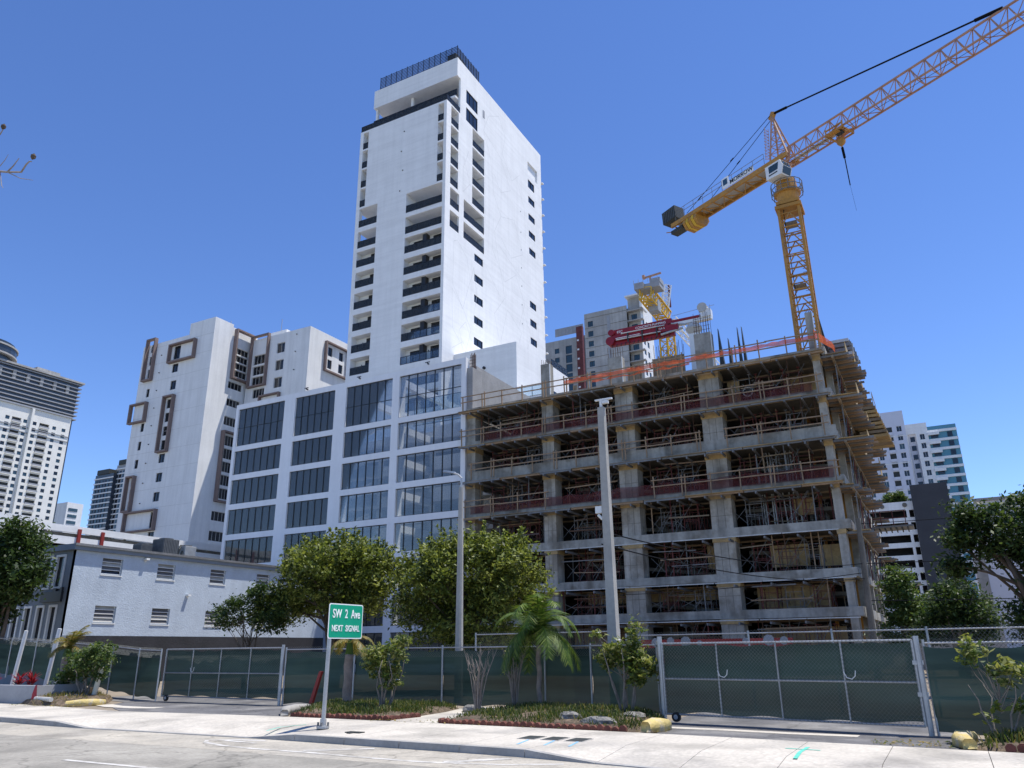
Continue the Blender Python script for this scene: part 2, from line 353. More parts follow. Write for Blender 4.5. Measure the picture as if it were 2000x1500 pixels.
sh = MB(); kp = [k for k in KERB]; sh.add([(x,y-.03,-.1285) for x,y in kp] + [(x,y-1.75-.12*math.sin(x*.9),-.1285) for x,y in kp[::-1]], [tuple(range(2*len(kp)))])
tag(sh.build('road_shoulder', m_shoulder), kind='structure')
lot = MB(); lot.add([(-120,19.3,-.02)] + [(x,y-.02,-.02) for x,y in BACK] + [(60,10,-.02),(60,140,-.02),(-120,140,-.02)], [tuple(range(4+len(BACK)))])
tag(lot.build('construction_lot', m_lot), kind='structure')
side = MB()
xs = [-88,-60,-40] + [-36+1.45*i for i in range(30)] + [10.]
for a, b in zip(xs, xs[1:]):
    side.add([(a,lerp_line(KERB,a)+.16,kz(a)-.025),(b,lerp_line(KERB,b)+.16,kz(b)-.025),(b,lerp_line(KERB,b)+1.5,-.025),(a,lerp_line(KERB,a)+1.5,-.025),(b,lerp_line(BACK,b)-.01,-.025),(a,lerp_line(BACK,a)-.01,-.025)], [(0,1,2,3),(3,2,4,5)])
side = tag(side.build('sidewalk', m_kerb), kind='structure')
kerb_root = MB()
for a, b in zip(xs, xs[1:]): kerb_root.box(a, b, lerp_line(KERB,(a+b)/2)+.09, lerp_line(KERB,(a+b)/2)+.15, -.2, -.135)
kerb_root = tag(kerb_root.build('kerb', m_kerb), kind='structure')
for a, b in zip(xs, xs[1:]):
    e = .006; a2, b2 = a+e, b-e
    b_ = MB(); ka, kb = lerp_line(KERB,a2)+.165, lerp_line(KERB,b2)+.165; ra, rb = lerp_line(BACK,a2), lerp_line(BACK,b2)
    top = [(a2,ka,kz(a2)),(b2,kb,kz(b2)),(b2,kb+1.35,0),(a2,ka+1.35,0),(b2,rb,0),(a2,ra,0)]
    b_.add(top + [(x,y,z-.1) for x,y,z in top], [(0,1,2,3),(3,2,4,5),(0,6,7,1),(1,7,8,2),(2,8,10,4),(4,10,11,5),(5,11,9,3),(3,9,6,0)])
    b_.build('sidewalk_slab', m_side, side)
    k_ = MB(); ya, yb = lerp_line(KERB,a2), lerp_line(KERB,b2)
    p = [(a2,ya,-.2),(b2,yb,-.2),(b2,yb+.158,-.2),(a2,ya+.158,-.2),(a2,ya+.02,kz(a2)-.002),(b2,yb+.02,kz(b2)-.002),(b2,yb+.158,kz(b2)+.001),(a2,ya+.158,kz(a2)+.001)]
    k_.add(p, [(0,3,2,1),(4,5,6,7),(0,1,5,4),(1,2,6,5),(2,3,7,6),(3,0,4,7)]); k_.build('kerb_stone', m_kerb, kerb_root)
def strip(name, pts, w_, z, mat, parent):
    b = MB(); n = len(pts)
    for i, (x, y) in enumerate(pts):
        a = Vector(pts[max(i-1,0)]); c_ = Vector(pts[min(i+1,n-1)]); d = (c_-a).normalized(); nrm = Vector((-d.y, d.x))*(w_/2)
        b.v += [(x-nrm.x, y-nrm.y, z), (x+nrm.x, y+nrm.y, z)]
    for i in range(n-1): b.f.append((2*i,2*i+2,2*i+3,2*i+1))
    return b.build(name, mat, parent)
strip('lane_marking', [(-13.4,13.5),(-14.2,13.4),(-14.75,13.1),(-14.4,12.75),(-13.6,12.5),(-12.6,12.36),(-11.1,12.33),(-9.8,12.19),(-8.3,12.13),(-6.9,12.4),(-6.0,12.85)], .13, -.1245, m_paintw, road)
strip('lane_marking', [(-11.4,12.5),(-10.3,13.3)], .22, -.124, m_paintw, road)
strip('lane_marking', [(-8.0,12.28),(-7.15,13.1)], .22, -.124, m_paintw, road)
strip('lane_marking', [(-14.3,13.2),(-13.3,13.1)], .15, -.124, m_paintw, road)
strip('lane_marking', [(-14.6,9.72),(-11.4,9.66)], .12, -.1245, m_paintw, road)
strip('lane_marking', [(-26,10.0),(-22.5,9.95)], .12, -.1245, m_paintw, road)
strip('paint_mark', [(-2.52,15.6),(-2.54,14.85),(-2.48,14.0)], .07, .004, m_paintg, side)
strip('paint_mark', [(-2.85,15.28),(-2.26,15.2)], .06, .005, m_paintg, side)
strip('paint_mark', [(-14.0,14.1),(-14.35,14.9),(-14.2,15.6)], .05, .004, m_paintg, side)
for x, y in ((-7.74,15.0),(-7.2,15.05),(-6.7,15.05)):
    strip('paint_mark', [(x+.1,y-.25),(x+.25,y-1.0)], .05, .004, m_paintb, side)
for k, (x, y) in enumerate(((-7.74,15.1),(-7.22,15.1),(-6.70,15.08))):
    t = empty('utility_cover', (x,y,0), ['leftmost','middle','rightmost'][k] + ' of three dark utility covers set in the sidewalk', 'utility cover', 'utility covers in the sidewalk')
    MB().box(x-.2,x+.2,y-.28,y+.28,.0,.008).build('cover_frame', m_kerb, t); MB().box(x-.17,x+.17,y-.25,y+.25,.0081,.014).build('lid', m_ballast, t)
tag(MB().box(-12.0,-11.6,14.42,14.62,.001,.02).box(-11.85,-11.75,14.3,14.42,.001,.018).build('valve_cover', m_ballast), 'small dark valve cover lying flush in the sidewalk right of the road sign', 'valve cover')
# driveways
dr = MB(); dr.prism([(-22.9,16.92),(-16.7,17.27),(-17.4,19.0),(-17.9,22),(-24,23),(-31,23.2),(-31,21.2),(-27.3,20.2),(-26.2,18.8),(-24.2,17.6)], -.03, -.006)
tag(dr.build('driveway_west', m_drive), kind='structure')
dr = MB(); dr.prism([(-5.7,16.85),(-.2,16.25),(.2,18.0),(-.4,22),(-6.4,23),(-6.3,18.5)], -.03, -.006)
tag(dr.build('driveway_east', m_drive), kind='structure')
dr = MB(); dr.prism([(-12.9,17.22),(-11.4,17.15),(-11.7,19),(-12.2,22.4),(-13.6,22.4),(-13.2,19)], -.03, .0)
tag(dr.build('concrete_path', m_side), kind='structure')
strip('paint_patch', [(-5.9,18.2),(-4.6,18.1),(-3.2,17.9),(-1.9,17.85)], .35, -.002, m_side, None)['kind'] = 'structure'
strip('paint_patch', [(-26.6,18.85),(-25.4,18.4),(-24.0,18.3),(-23.2,18.5)], .6, -.002, m_side, None)['kind'] = 'structure'
# planted islands
def island(name, poly, h, mat=None, grass=0, seed=0, gmats=None, gh=.16):
    cx_ = sum(p[0] for p in poly)/len(poly); cy_ = sum(p[1] for p in poly)/len(poly)
    b = MB(); rings = [1, .93, .75, .5, .25]; hs = [0, h*.55, h*.85, h, h*1.05]
    n = len(poly)
    for r_, hh in zip(rings, hs):
        for x, y in poly: b.v.append((cx_+(x-cx_)*r_, cy_+(y-cy_)*r_, hh + (random.uniform(-.02,.02) if hh else -.015)))
    b.v.append((cx_, cy_, h))
    for r_ in range(len(rings)-1):
        for i in range(n): b.f.append((r_*n+i, r_*n+(i+1)%n, (r_+1)*n+(i+1)%n, (r_+1)*n+i))
    for i in range(n): b.f.append(((len(rings)-1)*n+i, (len(rings)-1)*n+(i+1)%n, len(rings)*n))
    o = tag(b.build(name, mat or m_soil, smooth=True), kind='structure')
    if grass:
        rg = np.random.default_rng(seed); P = []
        t = np.array(poly); u = rg.random(grass); idx = rg.integers(0, n, grass); v = rg.random(grass)
        edge = t[idx]*(1-v[:,None]) + t[(idx+1)%n]*v[:,None]; rr = np.sqrt(u)*.97
        xy = np.array([cx_,cy_]) + (edge-np.array([cx_,cy_]))*rr[:,None]
        patch = np.sin(xy[:,0]*2.1+seed)*np.cos(xy[:,1]*2.7+seed*2)+.5*np.sin(xy[:,0]*5+1)
        keep = patch > rg.normal(-.15,.5,grass); xy = xy[keep]; rr = rr[keep]; k = len(xy)
        z0 = h*np.clip((1-rr)*3.5, 0, 1)*.95; hh = gh*rg.uniform(.35,1,k); a = rg.uniform(0,6.28,k); ln = rg.uniform(-.1,.1,(k,2))
        wv = np.stack([np.cos(a),np.sin(a)],1)*.014
        q = np.zeros((k,4,3)); q[:,0,:2] = xy-wv; q[:,1,:2] = xy+wv; q[:,2,:2] = xy+ln+wv*.5; q[:,3,:2] = xy+ln-wv*.5
        q[:,:2,2] = (z0-.01)[:,None]; q[:,2:,2] = (z0+hh)[:,None]
        gr = quads('grass', q, gmats or L_grass, rg.choice(3, k, p=[.45,.35,.2])); tag(gr, 'short patchy grass and weeds growing on ' + name.replace('_',' '), 'grass', kind='stuff')
    return o
island('planting_bed_by_sign', [(-16.5,17.45),(-15,17.5),(-13.1,17.5),(-12.95,18.6),(-13.1,20.2),(-13.4,21.4),(-16.5,21.2),(-18.2,20.9),(-17.6,19.2)], .17, grass=9000, seed=1)
island('planting_bed_by_palm', [(-11.3,17.25),(-9,17.15),(-7.5,17.0),(-6.3,17.0),(-6.0,17.9),(-6.3,19.6),(-7.2,21.0),(-9.4,21.9),(-11.4,21.8),(-11.9,20)], .17, grass=9000, seed=2)
island('planting_bed_by_east_gate', [(.05,16.45),(3,16.2),(8,15.9),(8,18.2),(3,18.3),(.3,18.2)], .12, grass=9000, seed=3, gh=.2)
island('planting_bed_west', [(-29.6,17.9),(-28.6,17.6),(-27.3,17.8),(-26.7,18.4),(-27.4,19.6),(-29.2,21.1),(-32,22.2),(-36,23.2),(-36,20),(-32,18.6)], .30, grass=2600, seed=4, gh=.13, gmats=L_dry)
def rocky(name, loc, sx, sy, sz, mat, label, cat, seed, group=None, n=9):
    rg = random.Random(seed); b = MB(); rows = 5
    for i in range(rows+1):
        t = math.pi*i/rows/1.25
        for k in range(n):
            a = 2*math.pi*k/n; r_ = math.sin(t)*rg.uniform(.8,1.15)
            b.v.append((loc[0]+sx*r_*math.cos(a), loc[1]+sy*r_*math.sin(a), loc[2]+sz*(math.cos(t)*rg.uniform(.85,1.1))))
    for i in range(rows):
        for k in range(n): b.f.append((i*n+k, (i+1)*n+k, (i+1)*n+(k+1)%n, i*n+(k+1)%n))
    return tag(b.build(name, mat), label, cat, group)
rocky('rock', (-8.1,17.75,.16), .32,.22,.15, m_rock, 'dark pitted rock left of the pale flat rock near the palm bed edge', 'rock', 3)
rocky('rock', (-7.25,17.42,.1), .52,.24,.15, m_rock, 'pale flat limestone rock at the front of the palm bed', 'rock', 5)
rocky('rock', (-6.9,18.7,.15), .35,.3,.12, m_rock, 'grey rock under the leafy shrub beside the east gate post', 'rock', 6)
rocky('rock', (-12.4,20.5,.05), .4,.3,.16, m_rock, 'dark rubble lump by the fence at the concrete path', 'rock', 8)
for i in range(8): rocky('rock', (-29.6+rng.uniform(0,1.6), 18.3+rng.uniform(0,1.3), .2), .16,.13,.12, m_rock, 'small loose stone scattered on the west planting bed', 'rock', 20+i, 'loose stones on the west planting bed', 7)
# red scalloped edging stones, one by one
def edging(name, pts, label, step=.17):
    P = [Vector(p) for p in pts]; t = empty(name, (*pts[0], 0), label, 'edging'); me = None
    for a, b in zip(P, P[1:]):
        n = max(1, int((b-a).length/step))
        for k in range(n):
            p = a + (b-a)*((k+.5)/n)
            if me is None:
                bb = MB(); bb.tube([(0,-.05,.0),(0,.05,.0)], .085, 8); me = bb.mesh('edging_stone', m_brick)
            o = link('edging_stone', me, t); d = b-a; o.location = (p.x, p.y, .03+random.uniform(-.025,.015)); o.rotation_euler = (random.uniform(-.15,.15), 0, math.atan2(d.y, d.x)+random.uniform(-.1,.1))
edging('bed_edging', [(-16.4,17.4),(-13.05,17.42),(-12.85,18.5)], 'red scalloped stone edging along the planting bed by the road sign')
edging('bed_edging', [(-11.5,17.4),(-11.2,17.15),(-8.5,17.05),(-6.4,16.95)], 'red scalloped stone edging along the front of the palm bed')
edging('bed_edging', [(.5,16.35),(3.5,16.1)], 'dark red scalloped stone edging at the far right bed')
def kerbstone(pts, r, label, mat=None):
    b = MB(); n = len(pts)
    ring = [(-1,-1),(-1,.3),(-.6,.9),(.6,.9),(1,.3),(1,-1)]
    for i, (x, y) in enumerate(pts):
        d = Vector((pts[min(i+1,n-1)][0]-pts[max(i-1,0)][0], pts[min(i+1,n-1)][1]-pts[max(i-1,0)][1])).normalized(); nn = Vector((-d.y, d.x)); s_ = .75 if i in (0,n-1) else 1
        for a, h in ring: b.v.append((x+nn.x*a*r*s_, y+nn.y*a*r*s_, .02+(h+.8)*r*.75*s_))
    for i in range(n-1):
        for k in range(6): b.f.append((i*6+k, i*6+(k+1)%6, (i+1)*6+(k+1)%6, (i+1)*6+k))
    b.f += [tuple(range(6)), tuple((n-1)*6+k for k in range(6))[::-1]]
    return tag(b.build('painted_kerb', mat or m_yelk, None, True), label, 'kerb stone')
kerbstone([(-6.0,17.0),(-5.85,17.3),(-5.8,17.75)], .19, 'worn yellow painted kerb end left of the east driveway')
kerbstone([(.0,16.35),(-.12,16.8),(-.1,17.3),(.05,17.7)], .15, 'yellow painted kerb end right of the east driveway')
kerbstone([(-27.1,17.8),(-26.75,18.1),(-26.6,18.5),(-26.75,18.95)], .15, 'curved yellow painted kerb at the tip of the west bed')
kerbstone([(-16.75,17.5),(-17.2,18.0),(-17.6,18.9),(-17.8,19.6)], .14, 'pale weathered kerb end left of the road sign bed', m_kerb)

# ================================================================ white tower
XL, XR, YF, YB = -61.25, -46.85, 70.0, 98.2
tw = empty('white_tower', (-54,84,0), 'tall white stucco tower with stacked balconies and dark rooftop screen', 'building')
S = 3.02
b = MB()
# band A: z 0..51.6, loggias cut in the front
b.box(XL+.003, XR-.003-.3, YF+1.1, YB-.003, 0, 51.55)                               # core
b.box(XL, -60.66, YF, YF+1.097, 0, 51.55); b.box(-57.62, -52.9, YF, YF+1.097, 0, 51.55); b.box(-47.25, XR-.302, YF, YF+1.097, 0, 51.55)
for k in range(-5, 7):
    zb, zt = 36.38+S*(k-1), 34.13+S*k
    if k == 6: zt = 51.55
    b.box(-60.66, -57.62, YF, YF+1.097, zb, zt); b.box(-52.9, -47.25, YF, YF+1.097, zb, zt)
# band B: two tall open loggia levels
b.box(XL, XR-.302, YF, YB, 51.55, 52.05)
b.box(-57.62, -52.9, YF, YF+3, 52.05, 58.05); b.box(XL, -60.66, YF, YF+.6, 52.05, 58.05)
b.box(-60.66, -57.62, YF, YF+4, 54.5, 55.2); b.box(-52.9, XR-.302, YF, 79.9, 54.5, 55.1)
b.box(XL+.003, -52.9, YF+4, YB-.003, 52.05, 58.05); b.box(-52.897, XR-.302, 79.9, YB-.003, 52.05, 58.05)
b.box(-47.3, XR-.302, YF, 71.15, 52.05, 54.5); b.box(-47.3, XR-.302, YF, 71.15, 55.1, 58.05)
# band C: blank front with slots at both ends and the corner
b.box(XL, XR-.302, YF, YB, 58.05, 58.35)
b.box(-59.8, -48.2, YF, YF+1.097, 58.35, 70.3); b.box(XL, -60.72, YF, YF+1.097, 58.35, 70.3)
b.box(XL+.003, -48.6, YF+1.1, YB-.003, 58.35, 70.3); b.box(-47.3, XR-.302, YF, 71.1, 58.35, 70.3)
b.box(-48.597, XR-.302, 79.8, YB-.003, 58.35, 70.3); b.box(-48.597, XR-.302, 73.0, 76.5, 58.35, 70.3)
for k in (1, 2, 3):
    z = 58.35+3.08*k
    b.box(-60.72, -59.8, YF, YF+1.097, z-.25, z); b.box(-48.2, -47.3, YF, YF+1.097, z-.25, z); b.box(-48.597, -47.302, 71.1, 73.0, z-.25, z); b.box(-47.3, XR-.302, 71.1, 73.0, z-.25, z); b.box(-48.597, XR-.302, 76.5, 79.8, z-.25, z)
b.box(XL, XR-.302, YF, YB, 70.3, 70.6)
# band D: set back top floors under a deep parapet
b.box(XL+.4, XR-.302, 76.2, YB-.003, 70.6, 76.4); b.box(XL, XR-.302, 72.45, 76.197, 72.9, 73.2); b.box(XL+.1, XL+.4, 72.9, 73.3, 73.2, 76.4); b.box(XL+.1, XL+.4, 72.9, 73.3, 70.6, 72.9)
b.box(-55.2, -54.8, 73.3, 73.7, 70.6, 72.9); b.box(-55.2, -54.8, 73.3, 73.7, 73.2, 76.4)
b.box(XL, XR-.302, 72.45, YB, 76.4, 79.45)
b.build('wall', m_white, tw)
hol = []
for k in range(4):
    z = 58.35+3.08*k; hol += [(71.1, 72.95, z, z+2.8), (76.55, 79.75, z, z+2.8)]
hol += [(71.15,73.3,52.1,54.5),(71.15,73.3,55.2,57.85),(74.45,79.72,52.1,54.5),(74.45,79.72,55.1,57.85)]
wins = [(74.8,77.86,73.5,75.7,2),(74.8,77.86,70.55,72.75,2),(93.4,95.55,69.95,72.05,1),(93.4,95.55,67.85,69.0,1)]
wins += [(77.22,79.42,50.05-2.97*k,51.12-2.97*k,1) for k in range(8)]
wins += [(93.35,95.5,z-1.08,z,1) for z in (65.85,62.85,59.85,56.9,53.9,50.85,47.9,44.95)][:3] + [(93.25,95.3,z-1.08,z,1) for z in (50.85,47.9,44.95,41.9,38.9)]
loft = [(93.4,96.8,73.0,75.35)]
gridwall('side_wall', 'X', XR, YF, YB, 0, 70.6, hol + [h for h in wins if h[3] < 70], m_white, tw, .3)
gridwall('side_wall', 'X', XR, 73.3, YB, 70.6, 76.4, [h for h in wins if 70.5 < h[2] < 76] + [(93.4,95.55,70.6,72.05)] + loft, m_white, tw, .3)
ubox('parapet', m_white, XR-.3, XR, 72.45, YB, 76.4, 79.45, tw)
for h in wins: window('X', XR, h, tw, m_glass_dark, mull=h[4], deep=.1)
MB().box(XR-2.4, XR-.302, 93.0, 97.2, 72.6, 72.95).build('loggia_floor', m_white, tw)
# doors on the balcony back walls
def door(x0, x1, z, n=2, y=YF+1.1, hh=2.1):
    d = MB(); d.box(x0, x1, y-.06, y-.005, z, z+.06).box(x0, x1, y-.06, y-.005, z+hh-.06, z+hh)
    for k in range(n+1): d.box(x0+(x1-x0-.06)*k/n, x0+(x1-x0-.06)*k/n+.06, y-.06, y-.005, z+.06, z+hh-.06)
    f = d.build('balcony_door', m_frame_dark, tw)
    for k in range(n): ubox('pane', m_glass_dark, x0+(x1-x0)*k/n+.05, x0+(x1-x0)*(k+1)/n-.04, y-.035, y-.015, z+.05, z+hh-.05, f)
def chair(x, y, z):
    c = MB(); c.box(x-.25, x+.25, y-.25, y+.25, z+.38, z+.44).box(x-.25, x+.25, y+.2, y+.25, z+.44, z+.85)
    for dx in (-.22,.22):
        for dy in (-.22,.22): c.box(x+dx-.02, x+dx+.02, y+dy-.02, y+dy+.02, z, z+.38)
    return c
for k in range(-2, 6):
    z = 34.13+S*k
    railing('Y', YF, -60.66, -57.62, z, tw, 3); railing('Y', YF, -52.9, -47.25, z, tw, 6)
    door(-59.1, -57.75, z); door(-52.2, -50.6, z, 2, hh=1.95); door(-49.2, -47.4, z)
    ubox('divider', m_frame_dark, -50.35, -49.75, YF+.35, YF+1.07, z, z+2.25, tw)
    ubox('wall_lamp', m_frame_dark, -49.55, -49.47, YF+1.03, YF+1.097, z+1.5, z+1.68, tw); ubox('wall_lamp', m_frame_dark, -59.7, -59.62, YF+1.03, YF+1.097, z+1.5, z+1.68, tw)
    if k >= -1:
        fl = ORD[k+1] + ' tower floor above the podium roof'
        for xx in ((-58.2, -51.6, -48.1) if k % 2 else (-58.4, -48.4)):
            tag(chair(xx, YF+.55, z).build('balcony_chair', m_hvw if k % 3 else m_ballast), ('dark' if k % 3 == 0 else 'pale') + ' chair on ' + ('left' if xx < -55 else 'right end of the wide' if xx > -50 else 'left end of the wide') + ' balcony, ' + fl, 'chair', 'balcony chairs')
for zz in (52.05, 55.2):
    railing('Y', YF, -60.66, -57.62, zz, tw, 3); railing('Y', YF, -52.9, -47.3, zz, tw, 6); railing('X', XR, 74.45, 79.72, zz+(-.1 if zz > 55 else 0), tw, 4); railing('X', XR, 71.15, 73.3, zz, tw, 2)
ubox('divider', m_frame_dark, -48.6, -47.6, 72.2, 72.3, 52.05, 53.9, tw); ubox('divider', m_frame_dark, -59.2, -58.0, 73.9, 73.99, 52.05, 54.1, tw)
for k in range(4):
    z = 58.35+3.08*k
    railing('Y', YF, -60.72, -59.8, z, tw, 1); railing('Y', YF, -48.2, -47.3, z, tw, 1); railing('X', XR, 71.1, 72.95, z, tw, 2); railing('X', XR, 76.55, 79.75, z, tw, 4)
    ubox('divider', m_frame_dark, -48.55, -48.45, 71.0, 72.0, z, z+2.0, tw); ubox('divider', m_frame_dark, -48.58, -47.9, 72.9, 72.98, z, z+2.1, tw)
    MB().tube([(-54+.35*(k%2),YF-.06,57.6+3.08*k+1.2),(-54+.35*(k%2),YF+.01,57.6+3.08*k+1.2)], .09, 8).build('vent', m_frame_dark, tw)
railing('Y', YF, XL+.05, XR-.05, 70.6, tw, 17, .95); railing('X', XR, YF+.1, 73.25, 70.6, tw, 3, .95); railing('Y', 72.45, XL+.1, XR-.05, 73.2, tw, 14, 1.0)
door(-60.5, -47.6, 73.2, 12, 76.2, 2.4); door(-60.5, -47.6, 70.65, 12, 76.2, 2.2)
# louvred screen on the roof
sc = MB()
for k in range(15):
    x = -60.5+k*(13.4/14); sc.box(x-.03, x+.03, 72.75, 72.83, 79.45, 81.9)
for k in range(9):
    y = 72.8+k*.72; sc.box(-47.13, -47.05, y-.03, y+.03, 79.45, 81.7)
scr = sc.build('roof_screen', m_rail_dark, tw)
for k in range(14):
    for j in range(9): ubox('louvre', m_rail_dark, -60.47+k*(13.4/14), -60.53+(k+1)*(13.4/14), 72.76, 72.80, 79.6+j*.255, 79.70+j*.255, scr)
for k in range(8):
    for j in range(9): ubox('louvre', m_rail_dark, -47.12, -47.08, 72.83+k*.72, 73.49+k*.72, 79.55+j*.24, 79.66+j*.24, scr)
MB().box(-52.5,-50.2,74.5,77,79.45,81.2).box(-49.6,-48.2,74,76.5,79.45,82.1).build('roof_unit', m_ballast, tw)
for k in range(12): ubox('bracket', m_white, XR-.2, XR+.25, YB+.003, YB+.5, 74-3.0*k, 74.18-3.0*k, tw)
# engraved line pattern on the side wall
gl = MB()
def groove(pts):
    for (y0, z0), (y1, z1) in zip(pts, pts[1:]):
        d = Vector((0, y1-y0, z1-z0)).normalized(); nn = Vector((0, -d.z, d.y))*.022
        gl.add([(XR+.003,y0-nn.y,z0-nn.z),(XR+.003,y1-nn.y,z1-nn.z),(XR+.003,y1+nn.y,z1+nn.z),(XR+.003,y0+nn.y,z0+nn.z)], [(0,1,2,3)])
for pts in ([(81,75.5),(79.5,72),(81.5,68.5),(82.5,63),(84.5,60.5),(82.5,57),(84,52.5),(85.5,48),(82.5,44.5),(84.2,40)],
            [(79.5,72),(84.5,70.5),(87.5,66.5),(84.5,64.5),(82.5,66.5)],[(84.5,60.5),(88.5,62),(91.2,57.5),(87.5,55.2),(84.5,57)],
            [(82.3,59),(82,54),(85.5,50.5),(88.8,53),(91.5,49.5),(89.6,45.2)],[(72.2,50.5),(72.1,44.5),(74.5,42),(76.2,46.6),(75.4,49.5),(73,51),(72.2,50.5)],
            [(72,41.8),(72.2,38.6),(75.2,36.4),(76.5,39.8),(74.6,42),(72,43.8),(72,41.8)],[(74.6,36.4),(73.8,39),(75.2,40.5),(76.6,38.4)],[(72.2,36),(74.6,37.6),(76.8,35.6)],
            [(76.3,46.5),(77.1,49),(77.9,45.2),(76.9,41.4)],[(86.2,46.5),(84.2,41),(87.6,38.6),(90.4,44.5),(86.2,46.5)],[(90.5,49),(93.3,45.2),(91.5,41),(93.4,38.2)],
            [(74.4,64),(76,61),(74.2,58.8),(74.2,62.5),(75.6,66)],[(86,75),(85,71.5),(88,68.5),(90.5,71)],[(81,75.5),(84,77.5),(86,75)],[(80.2,50.6),(84.2,47.6)],[(84,55.5),(91.5,53)],[(92.3,60),(92,65.5),(90,69)]):
    groove(pts)
gl.build('score_lines', m_score, tw)
for z in (64.6,61,58,55,52,49,46): ubox('vent', m_frame_dark, XR, XR+.03, 90.6, 90.72, z, z+.14, tw)
ubox('wall_panel', m_greyb, XR, XR+.05, 79.3, 79.8, 74.2, 75.4, tw)
# low wing to the right of the tower
wg = MB(); wg.box(XR+.003, -38.34, 72.6, 87.1, 0, 35.2); wg.build('wing', m_white, tw)
railing('X', -38.34, 82.0, 87.0, 35.2, tw, 6, 1.0); MB().tube([(-42.6,72.4,32.7),(-42.6,72.6,32.7)], .18, 10).build('wall_lamp', m_frame_dark, tw); ubox('vent', m_frame_dark, -43.0, -42.5, 72.55, 72.598, 30.9, 31.4, tw)

# ================================================================ podium: white frame with tinted glazing in front of the garage decks
pd = empty('glazed_podium', (-48.5,60,0), 'white framed garage podium with grey tinted glass bays', 'building')
COLS = [(-62.5,-55.95,7),(-54.5,-49.3,6),(-47.9,-42.3,6),(-41.5,-34.67,7)]
ROWS = [(22.0,26.05)] + [(18.97-3.06*k, 21.47-3.06*k) for k in range(7)]
gridwall('frame', 'Y', 55.0, -62.9, -34.2, -.2, 26.6, [(c[0],c[1],r[0],r[1]) for c in COLS for r in ROWS], m_white_pod, pd, 1.0)
for ci, c in enumerate(COLS):
    for ri, r in enumerate(ROWS):
        n = c[2]; wdt = (c[1]-c[0])/n
        mu = MB()
        for k in range(1, n): mu.box(c[0]+wdt*k-.035, c[0]+wdt*k+.035, 55.10, 55.22, r[0], r[1])
        mu.box(c[0], c[1], 55.10, 55.22, r[0], r[0]+.05).box(c[0], c[1], 55.10, 55.22, r[1]-.05, r[1])
        if ri == 0: mu.box(c[0], c[1], 55.11, 55.21, r[0]+1.95, r[0]+1.99)
        wn = mu.build('glazing_bay', m_rail_dark, pd)
        for k in range(n): ubox('glass_pane', m_pod_glass, c[0]+wdt*k+.04, c[0]+wdt*(k+1)-.04, 55.15, 55.165, r[0]+.05, r[1]-.05, wn)
inn = MB()
for k in range(8):
    z = 21.55-3.06*k
    inn.box(-62.45, -34.56, 61.0, 69.0, z-.32, z)
    for x in (-60,-55.2,-48.6,-42.2,-36): inn.box(x-.35, x+.35, 61.8, 62.6, z-3.06, z-.32)
inn.box(-62.45, -34.56, 66.5, 66.9, -.2, 24.0)
inn.build('garage_deck', m_conc_in, pd)
for k in range(7):
    z = 21.55-3.06*k
    ubox('parapet_wall', m_conc_in, -62.45, -55.0, 60.7, 60.98, z-.3, z+.95, pd); ubox('parapet_wall', m_conc_in, -47.4, -42.6, 60.7, 60.98, z-.3, z+.7, pd); ubox('parapet_wall', m_white2, -41.4, -34.6, 60.7, 60.98, z-.3, z+1.0, pd)
    MB().add([(-54.4,60.6,z+.1),(-54.4,60.9,z+.1),(-48.8,60.9,z+1.5),(-48.8,60.6,z+1.5),(-54.4,60.6,z+.9),(-54.4,60.9,z+.9),(-48.8,60.9,z+2.3),(-48.8,60.6,z+2.3)], [(0,1,2,3),(4,7,6,5),(0,3,7,4),(1,5,6,2),(0,4,5,1),(3,2,6,7)]).build('ramp_wall', m_conc_in, pd)
    ubox('cross_beam', m_white2, -42.1, -41.55, 56.01, 60.6, z-.75, z-.1, pd)
for x in (-54.6,-48.0,-41.55): ubox('cross_beam', m_white2, x-.5, x, 56.01, 66.0, 25.35, 26.05, pd)
railing('Y', 57.0, -41.2, -34.7, 21.6, pd, 6, 2.6, pane=m_clear); railing('Y', 57.4, -54.3, -49.4, 21.6, pd, 4, 2.2, pane=m_clear)
for x in (-52.9,-46.2,-38.2): MB().box(x-.03,x+.03,54.7,55.0,26.6,26.75).box(x-.25,x+.25,54.72,54.78,26.75,26.82).build('roof_light', m_frame_dark, pd)
for k, (x, ri) in enumerate(((-45.2,2),(-45.4,3),(-45.6,4),(-37.9,4))):
    ubox('light_tube', m_signw, x-.6, x+.6, 60.9, 61.0, ROWS[ri][0]+1.2, ROWS[ri][0]+1.28, pd)
# block wall on the podium flank
cw = MB(); cw.box(-34.55,-34.203,56.9,74.0,15,26.35); cw.box(-34.197,-33.6,55.2,56.85,-.2,25.6); cw.build('block_wall', m_cmu, pd)
for k in range(11): ubox('rebar', m_rust, -34.1+.05*k, -34.07+.05*k, 55.6+.1*(k%3), 55.63+.1*(k%3), 25.6, 27.0+.15*(k%2), pd)
for k in range(4): ubox('rebar', m_rust, -34.15, -33.55, 55.55, 55.58, 25.8+.3*k, 25.83+.3*k, pd)
railing('Y', 70.3, -37.9, -34.0, 27.4, pd, 3, 1.2, pane=m_clear); railing('X', -34.0, 70.3, 74, 27.4, pd, 3, 1.2, pane=m_clear)
MB().box(-38.0,-33.9,70.3,74.2,26.4,27.4).build('terrace', m_white, pd)

